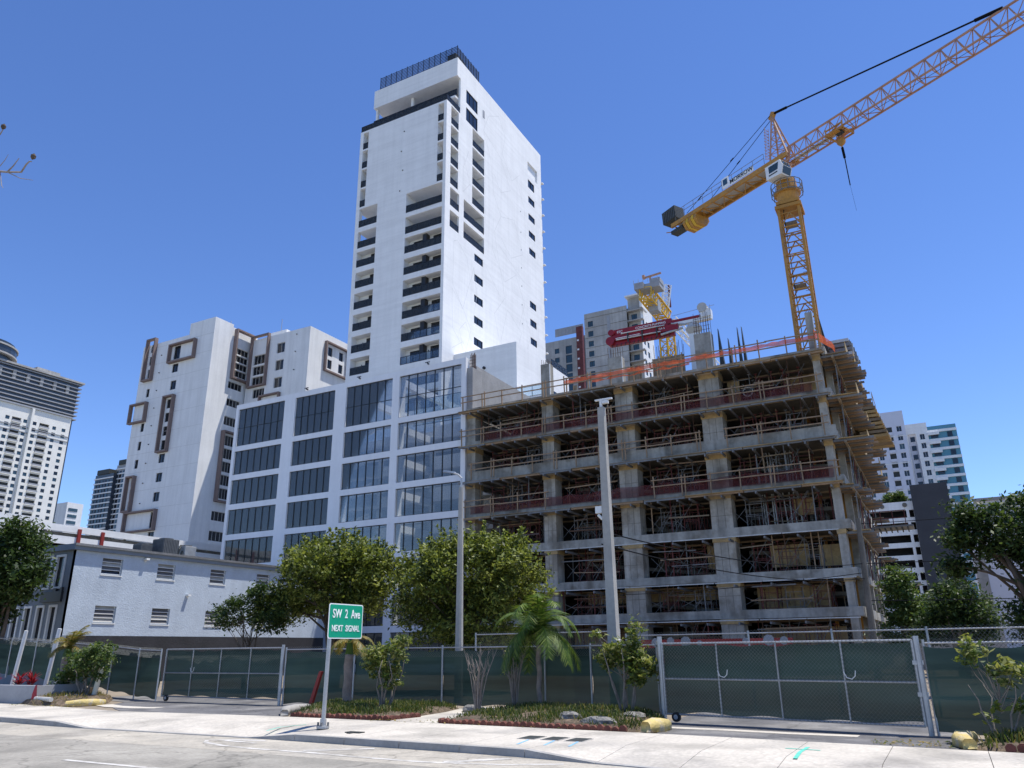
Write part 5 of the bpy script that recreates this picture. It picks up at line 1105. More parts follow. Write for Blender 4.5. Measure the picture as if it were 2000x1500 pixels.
# ================================================================ fences, gates
def chain(name, a, b, z0, z1, parent, step=.075, wire=.0034, base=None):
    a = Vector(a); b = Vector(b); L = (b-a).length; d = (b-a)/L; h = z1-z0; nrm = Vector((-d.y,d.x)); Q = []
    for sgn in (1,-1):
        s0 = -h
        while s0 < L:
            u0, u1 = (s0, s0+h) if sgn > 0 else (s0+h, s0)
            zz0, zz1 = 0., h
            if min(u0,u1) < 0 or max(u0,u1) > L:
                def clip(u): return min(max(u,0),L)
                if u1 == u0: s0 += step; continue
                ca, cb_ = clip(u0), clip(u1); zz0, zz1 = h*(ca-u0)/(u1-u0), h*(cb_-u0)/(u1-u0); u0, u1 = ca, cb_
                if abs(u1-u0) < .01: s0 += step; continue
            p = a+d*u0; q = a+d*u1; ba = (lambda u: base[0]+(base[1]-base[0])*u/L) if base else (lambda u: 0)
            P0 = np.array([p.x,p.y,z0+zz0+ba(u0)]); P1 = np.array([q.x,q.y,z0+zz1+ba(u1)])
            w1 = np.array([0,0,wire]); w2 = np.array([nrm.x*wire, nrm.y*wire, 0])
            Q += [[P0-w1,P1-w1,P1+w1,P0+w1],[P0-w2,P1-w2,P1+w2,P0+w2]]
            s0 += step
    return quads(name, np.array(Q), [m_galvw], None, parent)
def screen(name, a, b, za0, za1, zb0, zb1, mat, parent, seed=0, off=0.0, amp=.05):
    rg = random.Random(seed); a = Vector(a); b = Vector(b); L = (b-a).length; d = (b-a)/L; nrm = Vector((-d.y,d.x)); n = max(6,int(L*6)); m_ = 10; B = MB(); ph = rg.uniform(0,6)
    for i in range(n+1):
        t = i/n; p = a+(b-a)*t
        for j in range(m_+1):
            v = j/m_; lo = za0+(zb0-za0)*t; hi = za1+(zb1-za1)*t
            lo2 = lo+.025*math.sin(i*.7+ph)+.02*math.sin(i*.23); hi2 = hi-.045*abs(math.sin(math.pi*t*max(1,round(L/.8))))*(1+.5*math.sin(ph+9*t))
            w_ = off+amp*(.5*math.sin(v*5+i*.35+ph)+.35*math.sin(v*11+i*.9)+.3*math.sin(i*1.9+ph*2)*v)
            B.v.append((p.x+nrm.x*w_, p.y+nrm.y*w_, lo2+(hi2-lo2)*v))
    for i in range(n):
        for j in range(m_): B.f.append((i*(m_+1)+j,(i+1)*(m_+1)+j,(i+1)*(m_+1)+j+1,i*(m_+1)+j+1))
    return B.build(name, mat, parent, smooth=True)
def fence(name, pts, label, h=1.86, post_every=3.0, scr=True, seed=0, zs=None, link_to=None, cat='fence', step=.075):
    t = empty(name, (*pts[0], 0), label, cat); zs = zs or [0]*len(pts); k = 0
    for i in range(len(pts)-1):
        a, b = Vector(pts[i]), Vector(pts[i+1]); L = (b-a).length; n = max(1, round(L/post_every))
        for j in range(n):
            p, q = a+(b-a)*(j/n), a+(b-a)*((j+1)/n); zp = zs[i]+(zs[i+1]-zs[i])*j/n; zq = zs[i]+(zs[i+1]-zs[i])*(j+1)/n
            MB().tube([(p.x,p.y,zp-.1),(p.x,p.y,zp+h+.03)], .03, 8).build('post', m_galv, t)
            MB().tube([(p.x,p.y,zp+h-.04),(q.x,q.y,zq+h-.04)], .02, 6).build('top_rail', m_galv, t)
            if scr: screen('windscreen', p, q, zp+.05, zp+h-.10, zq+.05, zq+h-.10, m_screen, t, seed+k, -.05 if scr == 1 else .05)
            z0 = (.05 if not scr else h-.32)
            chain('chain_link', p, q, z0, h+.05, t, step, base=(zp,zq)); k += 1
    q = Vector(pts[-1]); MB().tube([(q.x,q.y,zs[-1]-.1),(q.x,q.y,zs[-1]+h+.03)], .03, 8).build('post', m_galv, t)
    return t
fence('screened_fence', [(-6.45,19.6),(-7.0,21.1),(-9.4,22.2),(-10.9,22.2),(-14.3,21.75),(-17.4,21.2),(-20.0,20.75)], 'green screened chain link fence between the two gates behind the palm', 1.80, 2.6, 1, 10)
fence('screened_fence', [(-26.5,20.9),(-28.7,21.6),(-31.4,22.35),(-36,23.4),(-40.3,24.4),(-46,25.2)], 'green screened chain link fence on the left in front of the blue building', 1.82, 2.5, 1, 40, zs=[0,.05,.2,.4,.58,.8])
fence('screened_fence', [(-.5,18.45),(2.2,18.3),(5.5,18.1)], 'green screened chain link fence at the far right edge', 1.76, 3.0, 1, 60)
fence('inner_fence', [(-15.5,25.8),(-9.8,25.0),(-9.6,25.2)], 'bare chain link fence visible above the screens behind the palm', 2.25, 2.9, 0, 70, step=.1)
fence('inner_fence', [(-9.3,25.0),(-5.2,24.2),(-.5,23.4),(4,22.6)], 'bare chain link fence visible above the east gate', 2.1, 2.8, 0, 80, step=.1)
bn = MB(); bn.box(-9.0,-4.2,25.6,25.62,1.2,1.93); bnr = tag(bn.build('site_banner', M('banner_red', (.32,.03,.025), .7, .15, 1.5)), 'red banner with white lettering behind the east gate', 'banner')
bl_ = MB()
for x, ww, hh in ((-8.5,.35,.28),(-8.0,.3,.35),(-7.5,.4,.3),(-7.05,.2,.22),(-5.6,.25,.3),(-4.9,.4,.34),(-4.45,.3,.3)): bl_.tube([(x,25.585,1.7+hh*.5),(x,25.598,1.7+hh*.5)], ww*.42, 9)
bl_.build('banner_blotch', m_greyb, bnr)
def gate(name, a, b, z0, h, nv, label, wheel_at_a=True, seed=0):
    a = Vector(a); b = Vector(b); t = empty(name, (a.x,a.y,0), label, 'gate'); d = (b-a).normalized(); P = lambda u, z: (a.x+(b.x-a.x)*u, a.y+(b.y-a.y)*u, z)
    for u in (0,1): MB().tube([P(u,z0),P(u,z0+h)], .032, 8).build('frame_post', m_galv, t)
    for zz in (0,.5,1): MB().tube([P(0,z0+h*zz+(.02 if zz == 0 else 0)),P(1,z0+h*zz)], .024, 8).build('frame_rail', m_galv, t)
    for k in range(1, nv): MB().tube([P(k/nv,z0),P(k/nv,z0+h)], .022, 8).build('upright', m_galv, t)
    chain('chain_link', a+Vector((d.y,-d.x))*.03, b+Vector((d.y,-d.x))*.03, z0+.0, z0+h+.02, t, .085, .0036)
    screen('windscreen', a, b, z0+.04, z0+h-.03, z0+.04, z0+h-.03, m_screen, t, seed, .05, .03)
    u = .045 if wheel_at_a else .97
    for du in (0,.022):
        p = Vector(P(u+du, .12)); nrm = Vector((-d.y,d.x,0)); w_ = MB().tube([p-nrm*.035-d.to_3d()*0, p+nrm*.035], .11, 16).build('wheel', m_rubber, t)
        MB().tube([p-nrm*.045, p-nrm*.036], .055, 12).build('rim', m_galv, w_); break
    MB().bar(Vector(P(u,.12)), Vector(P(u,z0+.03)), .05).build('wheel_fork', m_galv, t)
    return t, P
ga, PA = gate('chain_link_gate', (-6.3,19.42), (-.7,18.42), .16, 1.62, 4, 'wide chain link gate with green screen across the right driveway', True, 5)
for zz in (.55,1.15): MB().box(-.75,-.55,18.36,18.5,zz+.16,zz+.24).build('hinge', m_galv, ga)
gb, PB = gate('chain_link_gate', (-26.2,20.9), (-20.15,20.7), .16, 1.66, 4, 'chain link gate with green screen across the left driveway', True, 6)
for P_, g_ in ((PA,ga),(PB,gb)):
    for u in ((.25,.75) if g_ is ga else (.25,)):
        q = Vector(P_(u,1.05)); MB().tube([q+Vector((.0,-.06,.12)),q+Vector((.05,-.07,.0)),q+Vector((.15,-.09,-.03)),q+Vector((.22,-.1,.03)),q+Vector((.24,-.1,.14))], .010, 6).build('pull_strap', m_trim, g_)
MB_p = MB().tube([(-.62,18.38,-.1),(-.62,18.38,1.86)], .055, 10); tag(MB_p.build('gate_post', m_galv), 'thick galvanised hinge post at the right end of the east gate', 'gate post')
tag(MB().tube([(-20.08,20.68,-.1),(-20.08,20.68,1.92)], .05, 10).build('gate_post', m_galv), 'galvanised post at the right end of the left gate', 'gate post')
tag(MB().tube([(-6.38,19.5,-.1),(-6.38,19.5,1.95)], .06, 10).build('gate_post', m_galv), 'galvanised latch post at the left end of the east gate', 'gate post')

# ================================================================ poles, sign
lp = empty('concrete_lamp_pole', (-8.9,22.9,0), 'thick square concrete pole with a small camera head behind the fence', 'pole')
MB().add([(-9.06,22.74,-.1),(-8.74,22.74,-.1),(-8.74,23.06,-.1),(-9.06,23.06,-.1),(-9.04,22.81,9.25),(-8.83,22.81,9.25),(-8.83,23.02,9.25),(-9.04,23.02,9.25)], [(0,3,2,1),(4,5,6,7),(0,1,5,4),(1,2,6,5),(2,3,7,6),(3,0,4,7)]).build('shaft', m_pole, lp)
MB().tube([(-8.95,22.92,9.25),(-8.95,22.92,9.55)], .05, 8).box(-9.15,-8.55,22.88,22.97,9.5,9.55).box(-8.9,-8.7,22.86,23.0,9.38,9.48).build('camera_head', m_trim, lp)
MB().box(-9.28,-9.06,22.8,22.95,5.75,5.97).tube([(-9.2,22.85,5.7),(-9.05,22.85,5.55)], .05, 8).build('meter_box', m_trim, lp)
lp = empty('street_lamp', (-15.1,24,0), 'slim concrete street lamp with a cobra head left of the concrete frame', 'street lamp')
MB().tube([(-15.1,24,-.1),(-15.08,24,7.4)], [.16,.09], 10).build('shaft', m_pole, lp)
MB().tube([(-15.08,24,7.35),(-15.06,24,7.75),(-15.2,23.95,7.9),(-15.35,23.9,7.95)], .035, 8).build('arm', m_galv, lp)
MB().add([(-15.3,23.84,7.93),(-15.3,23.98,7.93),(-15.75,23.75,8.02),(-15.8,23.9,8.02),(-15.3,23.84,8.0),(-15.3,23.98,8.0),(-15.72,23.77,8.09),(-15.77,23.88,8.09)], [(0,2,3,1),(4,5,7,6),(0,4,6,2),(1,3,7,5),(2,6,7,3),(0,1,5,4)]).build('lamp_head', m_galv, lp)
tag(MB().tube([(-3.72,48,-.1),(-3.5,48,8.5)], [.2,.13], 10).build('utility_pole', m_conc_d), 'dark utility pole in front of the right corner of the concrete frame', 'pole')
for k, (p, q, sag) in enumerate((((-3.5,48,8.2),(20,46,8.6),.3),((-3.6,48,6.0),(20,46,6.3),.3),((-9.2,23,5.2),(-3.6,48,6.0),.5),((-9.2,23,4.8),(-3.6,48,5.2),.5),((-3.65,48,4.0),(20,46,4.3),.3),((-33,50,5.8),(-3.6,48,5.5),.7))):
    pts = [(Vector(p)+(Vector(q)-Vector(p))*(i/14)-Vector((0,0,sag*4*(i/14)*(1-i/14)))) for i in range(15)]
    tag(MB().tube(pts, .02, 4).build('overhead_wire', m_cable), ['highest black wire running right from the dark utility pole','middle black wire running right from the dark utility pole','upper black wire from the concrete pole to the utility pole','lower black wire from the concrete pole to the utility pole','lowest black wire running right from the dark utility pole','long black wire across the front of the concrete frame'][k], 'wire')
sn = empty('road_sign', (-13.12,15.0,0), 'green road sign reading SW 2 Ave next signal on a grey post', 'road sign')
MB().tube([(-13.18,15.05,.06),(-13.15,15.05,2.1)], .05, 12).build('post', m_galv, sn)
MB().tube([(-13.18,15.05,0),(-13.18,15.05,.05),(-13.18,15.05,.06),(-13.18,15.05,.2)], [.15,.15,.075,.075], 12).build('base', m_galv, sn)
for a in range(4): MB().tube([(-13.18+.12*math.cos(a*1.57+.4),15.05+.12*math.sin(a*1.57+.4),.05),(-13.18+.12*math.cos(a*1.57+.4),15.05+.12*math.sin(a*1.57+.4),.13)], .025, 6).build('anchor_bolt', m_alum_d, sn)
def rrect(u0, u1, z0, z1, r, x0, x1):
    pts = []
    for cx_, cz_, a0 in ((u1-r,z1-r,0),(u0+r,z1-r,90),(u0+r,z0+r,180),(u1-r,z0+r,270)):
        for k in range(5): a = math.radians(a0+22.5*k); pts.append((cx_+r*math.cos(a), cz_+r*math.sin(a)))
    b = MB(); n = len(pts); b.v = [(x0,u,z) for u,z in pts] + [(x1,u,z) for u,z in pts]
    b.f = [tuple(range(n))[::-1], tuple(range(n,2*n))] + [(i,(i+1)%n,n+(i+1)%n,n+i) for i in range(n)]; return b
pan = rrect(14.92,16.2,1.98,2.80,.06,-13.11,-13.10).build('border', m_signw, sn); rrect(14.945,16.175,2.005,2.775,.045,-13.0995,-13.097).build('panel', m_sign, sn)
srot = Matrix(((0,0,1),(1,0,0),(0,1,0)))
text('lettering', 'SW  2  Ave', m_signw, (-13.094,15.565,2.555), srot, .29, sn, .76); text('lettering', 'NEXT  SIGNAL', m_signw, (-13.094,15.56,2.215), srot, .205, sn, .78)
tag(MB().add([(-17.95,19.7,0),(-17.82,19.7,0),(-17.82,19.8,0),(-17.95,19.8,0),(-17.55,19.7,1.1),(-17.45,19.7,1.1),(-17.45,19.8,1.1),(-17.55,19.8,1.1)], [(0,3,2,1),(4,5,6,7),(0,1,5,4),(1,2,6,5),(2,3,7,6),(3,0,4,7)]).build('red_stake', m_rd), 'leaning faded red stake left of the road sign', 'stake')
tag(MB().tube([(-28.3,19.6,.1),(-28.05,19.6,1.2),(-28.04,19.6,1.24)], [.09,.09,.05], 12).build('bollard', M('cream_bollard_paint', (.70,.66,.52), .6, .06)), 'leaning cream bollard at the tip of the west bed', 'bollard')
tag(MB().tube([(-29.2,18.0,.2),(-27.9,17.75,.2)], .075, 10).build('fallen_pipe', m_hvw), 'short pale pipe lying at the front of the west bed', 'pipe')
for k, (x, y, l) in enumerate(((-38.0,22.4,'left'),(-34.2,21.6,'right'))): tag(MB().tube([(x-.35,y,.3),(x,y,2.75)], .085, 10).build('white_post', m_trim), l + ' one of two leaning white posts before the left fence', 'post')
tag(MB().box(-36,-29.4,18.1,18.4,-.1,.62).box(-29.7,-29.4,18.4,20,-.1,.62).build('planter_wall', m_greyb), 'low grey planter wall at the left edge of the sidewalk', 'wall')
tag(MB().box(-36,-29.71,18.41,20.6,-.1,.45).build('planter_soil', m_soil), kind='structure')
tag(MB().add([(-29.45,18.05,.63),(-29.3,18.02,.66),(-29.15,17.98,.3),(-29.05,18.0,.05),(-29.4,17.95,.02),(-29.42,17.97,.35),(-29.2,18.2,.63)], [(0,1,5),(1,2,5),(2,3,4,5),(0,6,1)]).build('red_cloth', M('red_cloth', (.30,.03,.04), .8, .1)), 'crumpled red cloth on the planter wall corner', 'cloth')

# ================================================================ vegetation
def leaves(P, size, rg, up=.5, aspect=.42):
    n = len(P); nr = rg.normal(size=(n,3)); nr[:,2] = np.abs(nr[:,2])+up; nr /= np.linalg.norm(nr,axis=1)[:,None]
    a = rg.normal(size=(n,3)); a -= nr*np.sum(a*nr,1)[:,None]; a /= np.linalg.norm(a,axis=1)[:,None]; b = np.cross(nr,a)
    l = (size*rg.uniform(.45,1.55,n))[:,None]; q = np.empty((n,4,3)); q[:,0] = P-a*l*.5; q[:,1] = P+b*l*aspect*.5+a*l*.05; q[:,2] = P+a*l*.5; q[:,3] = P-b*l*aspect*.5+a*l*.05
    return q
def crown(lobes, nclump, per, spread, rg, shell=.55, squash=.75):
    """leaf positions in clumps spread through several ellipsoids; returns positions, clump centres and ids"""
    vol = np.array([l[3]*l[4]*l[5] for l in lobes])**.7; which = rg.choice(len(lobes), nclump, p=vol/vol.sum())
    v = rg.normal(size=(nclump,3)); v /= np.linalg.norm(v,axis=1)[:,None]; rad = shell+(1-shell)*rg.random(nclump)**.7; rad *= rg.uniform(.85,1.12,nclump)
    Lb = np.array(lobes)[which]; cen = Lb[:,:3] + v*rad[:,None]*Lb[:,3:6]
    ids = np.repeat(np.arange(nclump), per); off = rg.normal(size=(nclump*per,3))*spread*np.array([1,1,squash])*np.repeat(rg.uniform(.6,1.25,nclump),per)[:,None]
    return cen[ids]+off, cen, ids
def tree(name, base, lobes, nclump, per, spread, lsize, mats, label, seed, trunk_r=.18, stems=1, bark=None, group=None, shell=.5, sub=14, zt=None, flowers=0, shoots=0):
    rg = np.random.default_rng(seed); t = empty(name, base, label, 'tree' if 'tree' in name else 'shrub', group)
    P, cen, ids = crown(lobes, nclump, per, spread, rg, shell)
    if shoots:
        Lb = np.array(lobes)[rg.choice(len(lobes), shoots)]; v = rg.normal(size=(shoots,3)); v[:,2] = np.abs(v[:,2])+.35; v /= np.linalg.norm(v,axis=1)[:,None]
        st = Lb[:,:3]+v*Lb[:,3:6]*.85; dr_ = v*.55+np.array([0,0,.8]); dr_ /= np.linalg.norm(dr_,axis=1)[:,None]; L_ = rg.uniform(.4,.95,shoots)
        t_ = rg.random((shoots,44)); Q_ = st[:,None,:]+dr_[:,None,:]*(t_*L_[:,None])[:,:,None]+rg.normal(size=(shoots,44,3))*(.10*(1.15-t_))[:,:,None]
        P = np.vstack([P, Q_.reshape(-1,3)]); ids = np.concatenate([ids, rg.integers(0,nclump,shoots*44)])
    keep = P[:,2] > base[2]+.15; P, ids = P[keep], ids[keep]
    tone = rg.random(nclump); m_i = np.where(rg.random(len(P)) < .55, (tone[ids]*3).astype(int), rg.integers(0,3,len(P)))
    quads('crown', leaves(P, lsize, rg), mats, np.clip(m_i,0,2), t)
    B = MB(); c0 = np.mean([l[:3] for l in lobes],0); top = zt or c0[2]
    for s_ in range(stems):
        a = 6.28*s_/max(1,stems)+rg.random(); b0 = Vector(base)+Vector((.12*math.cos(a),.12*math.sin(a),-.05))*(stems > 1)
        mid = Vector(base).lerp(Vector(c0), .45)+Vector((math.cos(a),math.sin(a),0))*.3*(stems > 1); e = Vector((c0[0]+.5*math.cos(a)*(stems > 1),c0[1]+.5*math.sin(a)*(stems > 1),top))
        B.tube([b0, b0.lerp(mid,.5)+Vector(rg.uniform(-.06,.06,3)), mid, mid.lerp(e,.5)+Vector(rg.uniform(-.1,.1,3)), e], [trunk_r, trunk_r*.85, trunk_r*.7, trunk_r*.5, trunk_r*.2], 8)
    B.build('trunk', bark or m_bark, t, smooth=True)
    for c_ in cen[rg.choice(nclump, min(sub,nclump), replace=False)]:
        st = Vector(base).lerp(Vector((c0[0],c0[1],top)), rg.uniform(.35,.8)); m2 = st.lerp(Vector(c_),.5)+Vector(rg.uniform(-.15,.15,3))+Vector((0,0,.1))
        MB().tube([st, m2, Vector(c_)], [trunk_r*.4, trunk_r*.25, trunk_r*.08], 5).build('limb', bark or m_bark, t)
    if flowers:
        for k in range(flowers):
            c_ = cen[rg.integers(nclump)]; p = Vector(c_)+Vector((0,0,spread*.9)); f = MB()
            for j in range(6):
                a = 1.047*j; f.add([tuple(p),tuple(p+Vector((.05*math.cos(a-.4),.05*math.sin(a-.4),.02))),tuple(p+Vector((.085*math.cos(a),.085*math.sin(a),.0))),tuple(p+Vector((.05*math.cos(a+.4),.05*math.sin(a+.4),.02)))], [(0,1,2,3)])
            f.build('flower', m_petal, t)
    return t
tree('round_tree', (-25.8,30,0), [(-25.9,30,5.2,2.9,2.6,1.75),(-27.4,29.8,4.9,1.7,1.6,1.6),(-24.2,30.2,5.0,1.6,1.6,1.6),(-26,30,6.05,2.6,2.2,.8),(-28.9,29.6,3.7,1.5,1.3,.75),(-24.6,30,3.8,1.4,1.3,.7)], 470, 75, .25, .18, L_olive, 'full rounded olive green tree directly behind the road sign', 11, .16, 4, sub=26, shoots=110)
tree('round_tree', (-18.4,30,0), [(-18.4,30,4.7,3.1,2.6,1.7),(-20.4,29.8,4.1,1.6,1.7,1.7),(-16.2,30,4.4,1.5,1.6,1.5),(-18.2,30,5.75,2.6,2.0,.7),(-18.2,29.8,2.6,2.8,2.0,1.1)], 540, 75, .25, .18, L_olive, 'broad olive green tree behind the slim street lamp', 12, .16, 4, sub=26, shoots=120)
tree('small_tree', (-30.3,28.8,0), [(-30.9,28.8,3.7,1.7,1.2,.55),(-29.4,28.9,4.3,1.0,1.0,.6),(-28.8,28.6,3.2,1.2,1.0,.5),(-31.8,28.7,3.2,.8,.8,.4)], 110, 60, .22, .17, L_dark, 'thin open tree with dark leaves left of the round tree', 13, .06, 3, sub=12)
tree('leafy_tree', (-45.2,25.2,.6), [(-45.4,25.2,6.6,2.0,1.7,1.9),(-44.2,25.2,5.6,1.5,1.4,1.3),(-46.6,25.3,5.2,1.8,1.5,1.4),(-45,25.2,8.2,1.1,1.1,.8),(-46.4,25.2,3.9,1.3,1.2,.7)], 330, 60, .28, .26, L_dark, 'dense dark green tree at the left edge before the blue building', 14, .14, 2, sub=14)
tree('spreading_tree', (3.6,33,0), [(3.2,33,5.6,1.9,1.6,1.2),(1.5,32.8,6.2,.9,.9,.55),(.9,32.6,5.3,.8,.8,.45),(4.2,33,3.7,1.8,1.7,1.3),(2.9,33,2.4,1.2,1.2,.9),(4.6,33,6.3,1.2,1.2,.7),(.6,32.7,4.3,.5,.6,.3),(2.0,32.9,4.8,.8,.8,.5)], 420, 60, .22, .19, L_dark, 'large dark spreading tree at the right edge', 15, .2, 2, sub=26, shell=.35)
tree('rear_tree', (.4,51,0), [(.6,51,3.9,1.3,1.3,1.3),(1.3,51,2.9,1.6,1.4,1.2),(-.4,51,2.6,1.1,1.1,1.0)], 190, 60, .3, .22, L_dark, 'grey green tree before the charcoal stair block', 16, .22, 4, m_barkg, sub=20)
tree('rear_tree', (-2.2,56,0), [(-2.4,56,4.9,.9,1.2,1.7),(-1.4,56,3.5,1.3,1.2,1.3),(-2.6,56,2.4,1.1,1.1,1.0)], 190, 60, .3, .22, L_mid, 'bright green tree beside the right flank of the concrete frame', 17, .15, 2, sub=10)
tree('roof_tree', (-7.0,206,33), [(-7.0,205,34.3,1.6,1.5,1.5),(-5.2,205,34.6,1.5,1.3,1.9),(-9.0,205,33.6,1.4,1.2,.9)], 130, 45, .4, .5, L_mid, 'planting spilling over the parking garage roof edge', 18, .15, 2)
# flowering shrubs, oleander-like bushes
tree('flowering_bush', (-28.7,19.5,.2), [(-28.7,19.5,1.35,.95,.8,.65),(-28.0,19.4,1.75,.5,.5,.4),(-29.5,19.6,1.3,.5,.5,.55),(-29.9,19.4,.9,.4,.4,.5)], 190, 26, .10, .13, L_mid, 'green bush with white flowers left of the cream bollard', 21, .04, 6, m_barkg, sub=18, shell=.4, flowers=9)
tree('flowering_bush', (-14.35,18.9,.1), [(-14.3,18.9,1.5,.5,.45,.45),(-14.8,18.9,1.45,.32,.3,.45),(-13.85,18.9,1.85,.28,.28,.3),(-14.1,18.9,.95,.35,.35,.35)], 120, 24, .085, .12, L_lime, 'lime green bush with white flowers right of the road sign', 22, .035, 6, m_barkg, sub=16, shell=.4, flowers=6)
tree('leafy_shrub', (-7.4,19.6,.1), [(-7.3,19.6,1.55,.5,.45,.4),(-7.0,19.6,1.2,.42,.4,.4),(-7.75,19.6,1.5,.35,.3,.3),(-7.1,19.6,2.05,.22,.22,.3),(-8.1,19.6,2.0,.12,.12,.12)], 120, 24, .085, .13, L_lime, 'lime green shrub with upright stems at the left of the east gate', 23, .03, 7, m_barkg, sub=18, shell=.4, flowers=2)
tree('leafy_shrub', (.55,17.6,.1), [(.3,17.6,1.55,.3,.3,.25),(.85,17.6,1.2,.28,.25,.25),(.95,17.6,.65,.15,.15,.15),(.5,17.6,.5,.15,.15,.15)], 34, 16, .07, .14, L_lime, 'sparse young shrub with leaf tufts at the far right', 24, .022, 4, m_barkg, sub=16, shell=.3)
def bare_shrub(name, base, h, n, spread_, label, seed, tuft=0):
    rg = np.random.default_rng(seed); t = empty(name, base, label, 'shrub')
    for k in range(n):
        a = rg.uniform(0,6.28); r_ = spread_*rg.uniform(.2,1); hh = h*rg.uniform(.6,1); b0 = Vector(base)+Vector((.06*math.cos(a),.06*math.sin(a),-.02)); e = Vector(base)+Vector((r_*math.cos(a),r_*math.sin(a)*.7,hh)); m1 = b0.lerp(e,.5)+Vector((-.06*math.cos(a),0,.08))
        st = MB().tube([b0, m1, e], [.02,.013,.006], 5).build('stem', m_barkw if k % 2 else m_barkg, t)
        for j in range(3):
            s0 = m1.lerp(e, rg.uniform(.1,.9)); MB().tube([s0, s0+Vector((rg.uniform(-.18,.18),rg.uniform(-.1,.1),rg.uniform(.08,.3)))], [.008,.003], 4).build('twig', m_barkw, st)
    if tuft:
        P = np.array(base)+rg.normal(size=(tuft*14,3))*.05+np.repeat(rg.uniform([-spread_,-.2,h*.5],[spread_,.2,h*.95],(tuft,3)),14,0); quads('leaf_tuft', leaves(P,.1,rg), L_lime, rg.integers(0,3,len(P)), t)
bare_shrub('bare_shrub', (-11.95,20.0,.12), 1.75, 18, .62, 'bare twiggy shrub with no leaves left of the palm', 31)
bare_shrub('bare_shrub', (-11.3,21.0,.14), 1.7, 16, .42, 'bare stemmed shrub with a few leaf tufts behind the palm fronds', 32, 7)
# palms
def frond(root, az, el, length, droop, rg, w_=.42, dry=False, tip=.08):
    pts = []; p = Vector(root); d = Vector((math.cos(az)*math.cos(el), math.sin(az)*math.cos(el), math.sin(el))); n = 12
    for i in range(n+1): pts.append(p.copy()); p = p + d*(length/n); d = (d + Vector((0,0,-droop/n*(1+i*.12)))).normalized()
    Q = []
    for i in range(1, n*4):
        t = i/(n*4); k = min(int(t*n), n-1); c_ = pts[k].lerp(pts[k+1], t*n-k); ax = (pts[k+1]-pts[k]).normalized(); sd = ax.cross(Vector((0,0,1)))
        if sd.length < .05: sd = Vector((1,0,0))
        sd.normalize(); ln = w_*(math.sin(math.pi*(t*.86+.12))**.6)*rg.uniform(.85,1.1)
        for sg_ in (-1,1):
            dirv = (sd*sg_ + ax*.75 + Vector((0,0,-.28+rg.uniform(-.18,.18)))).normalized(); e = c_+dirv*ln+Vector((0,0,-.10*ln)); wv = ax*.016
            Q.append([c_-wv, c_+wv, c_.lerp(e,.6)+wv*.8, e])
    return pts, np.array([[tuple(v) for v in q] for q in Q])
def palm(name, base, th, tr_, nf, fl, label, seed, mats, droop=1.5, el=(.1,1.2), azr=(0,6.28), w_=.42, bulge=0.):
    rg = np.random.default_rng(seed); t = empty(name, base, label, 'palm'); b = Vector(base); n = 14; pts = [b+Vector((.02*math.sin(i),0,th*i/n-.05)) for i in range(n+1)]
    MB().tube(pts, [tr_*(1.25 if i == 0 else 1)+.006*(i%2)+bulge*math.exp(-((i-3)/3.5)**2) for i in range(n+1)], 10).build('trunk', m_palmt, t, smooth=True)
    MB().tube([b+Vector((0,0,th-.06)),b+Vector((0,0,th+.35))], [tr_*1.0,tr_*.6], 8).build('crownshaft', L_palm[0], t)
    for k in range(nf):
        az = azr[0]+(azr[1]-azr[0])*(k+rg.uniform(-.3,.3))/nf; pts, Q = frond(b+Vector((0,0,th+.28)), az, rg.uniform(*el), fl*rg.uniform(.85,1.1), droop*rg.uniform(.8,1.2), rg, w_)
        f = quads('frond', Q, mats, rg.choice(3,len(Q),p=[.5,.3,.2]), t); MB().tube(pts, [.02*(1-i/13.)+.004 for i in range(13)], 4).build('rib', mats[0], f)
palm('feather_palm', (-10.5,21.0,.1), 1.75, .07, 22, 1.75, 'green feather palm with drooping fronds in front of the fence', 41, L_palm, 2.2, (.15,1.4), w_=.52)
palm('cut_palm', (-16.3,19.6,.1), 1.55, .13, 5, .95, 'thick palm trunk with yellowing fronds behind the road sign', 42, L_dry, 1.9, (.1,.9), (-.3,5.2), .3)
palm('cut_palm', (-32.4,21.0,.3), 1.35, .2, 7, 1.25, 'short leaning palm with yellow green fronds beside the flowering bush', 43, L_dry, 1.2, (.35,1.4), (-1.4,1.0), .38)
def ti(base, n, label, seed):
    rg = np.random.default_rng(seed); t = empty('red_ti_plant', base, label, 'plant'); Q = []
    for k in range(n):
        az = rg.uniform(0,6.28); el = rg.uniform(.35,1.3); L = rg.uniform(.35,.6); b = Vector(base)+Vector((rg.uniform(-.05,.05),rg.uniform(-.05,.05),rg.uniform(.05,.3))); d = Vector((math.cos(az)*math.cos(el),math.sin(az)*math.cos(el),math.sin(el))); sd = d.cross(Vector((0,0,1))).normalized()*.032; e = b+d*L+Vector((0,0,-.06)); m_ = b.lerp(e,.5)+Vector((0,0,.05))
        Q += [[tuple(b-sd*.3),tuple(b+sd*.3),tuple(m_+sd),tuple(m_-sd)],[tuple(m_-sd),tuple(m_+sd),tuple(e+sd*.1),tuple(e-sd*.1)]]
    quads('leaves', np.array(Q), [m_redleaf], None, t); MB().tube([tuple(base),(base[0],base[1],base[2]+.35)], .02, 5).build('stem', m_barkg, t)
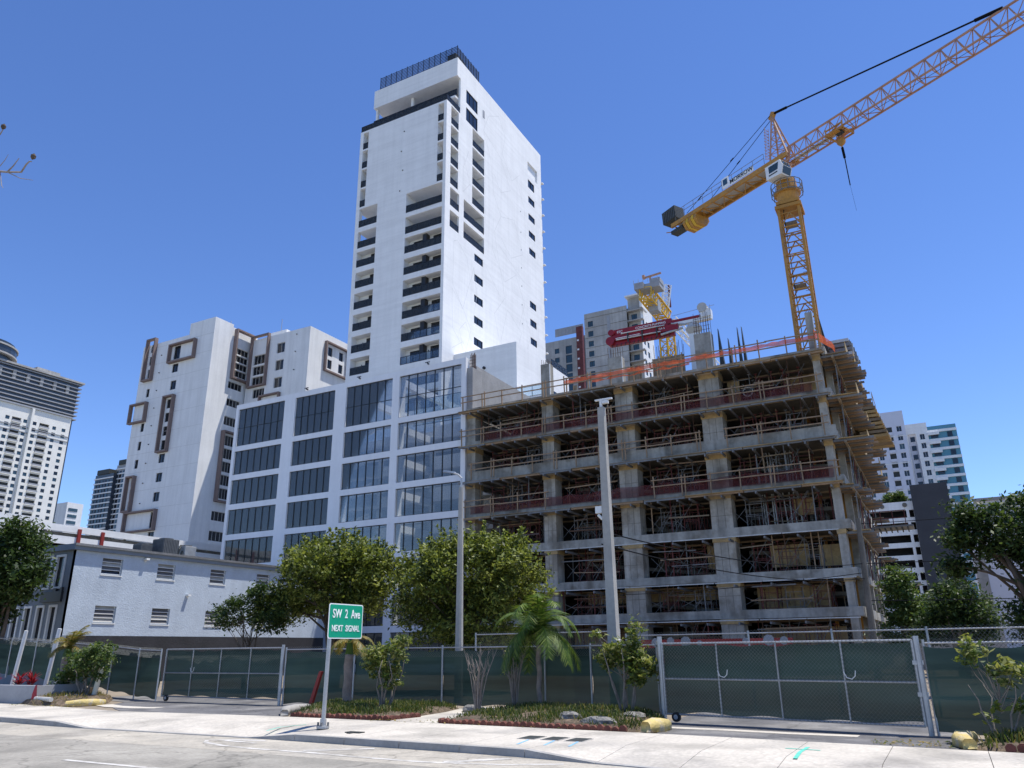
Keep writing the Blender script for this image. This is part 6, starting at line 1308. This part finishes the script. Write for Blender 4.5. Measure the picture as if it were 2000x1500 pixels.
for k, (x, y) in enumerate(((-33.8,19.0),(-32.6,19.3),(-31.6,19.2),(-35.0,19.4))): ti((x,y,.45), 46, ['large','tall','outer','leftmost'][k] + ' red leaved ti plant in the grey planter' + ['',' middle',' nearest the palm',' at the picture edge'][k], 50+k)
# bare branch of a tree standing just outside the left edge
rb = empty('bare_pod_tree', (-24.5,9.2,0), 'bare branch with dark seed pods reaching in at the upper left', 'tree')
MB().tube([(-24.5,9.2,-.2),(-24.4,9.2,6),(-24.0,9.1,11),(-23,9,13.2)], [.25,.2,.13,.07], 8).build('trunk', m_barkg, rb)
for pts, r_ in (([(-23,9,13.2),(-21.2,9,14.1),(-20.3,9,13.93),(-19.94,9,13.79),(-19.23,9,13.55),(-19.07,9,13.73),(-18.95,9,13.78),(-18.85,9,13.74)],.035),([(-19.94,9,13.79),(-19.7,9,13.9),(-19.5,9,14.07)],.022),([(-19.94,9,13.79),(-19.2,9,13.35),(-18.58,9,13.09)],.014),([(-20.3,9,13.9),(-20.05,9,13.4),(-19.95,9,13.3)],.012),([(-23,9,13.2),(-21.8,9,15.1),(-20.8,9,15.3),(-20.7,9,15.42)],.03),([(-20.6,9,14.0),(-20.2,9,14.25),(-20.1,9,14.4)],.012)):
    MB().tube(pts, [r_*(1-.6*i/(len(pts)-1)) for i in range(len(pts))], 6).build('branch', m_barkw, rb)
for x, z in ((-18.82,13.86),(-20.72,15.5)):
    MB().tube([(x-.03,9,z-.06),(x,9,z-.02),(x+.01,9,z+.05),(x+.03,9,z+.1)], [.01,.06,.065,.015], 8).build('seed_pod', m_bark, rb)
# leaf litter
lit = rng.uniform([-13.5,16.9],[-5.5,17.6],(260,2)); P = np.column_stack([lit, np.full(260,.02)]); P2 = np.column_stack([rng.uniform([-1.6,16.4],[-.2,17.4],(160,2)), np.full(160,.012)]); P3 = np.column_stack([rng.uniform([-29.8,17.3],[-26.4,18.1],(200,2)), np.full(200,.03)])
tag(quads('leaf_litter', leaves(np.vstack([P,P2,P3]), .07, rng, 3.), L_dry, rng.integers(0,3,620)), 'dry fallen leaves scattered along the planting bed edges', 'leaves', kind='stuff')
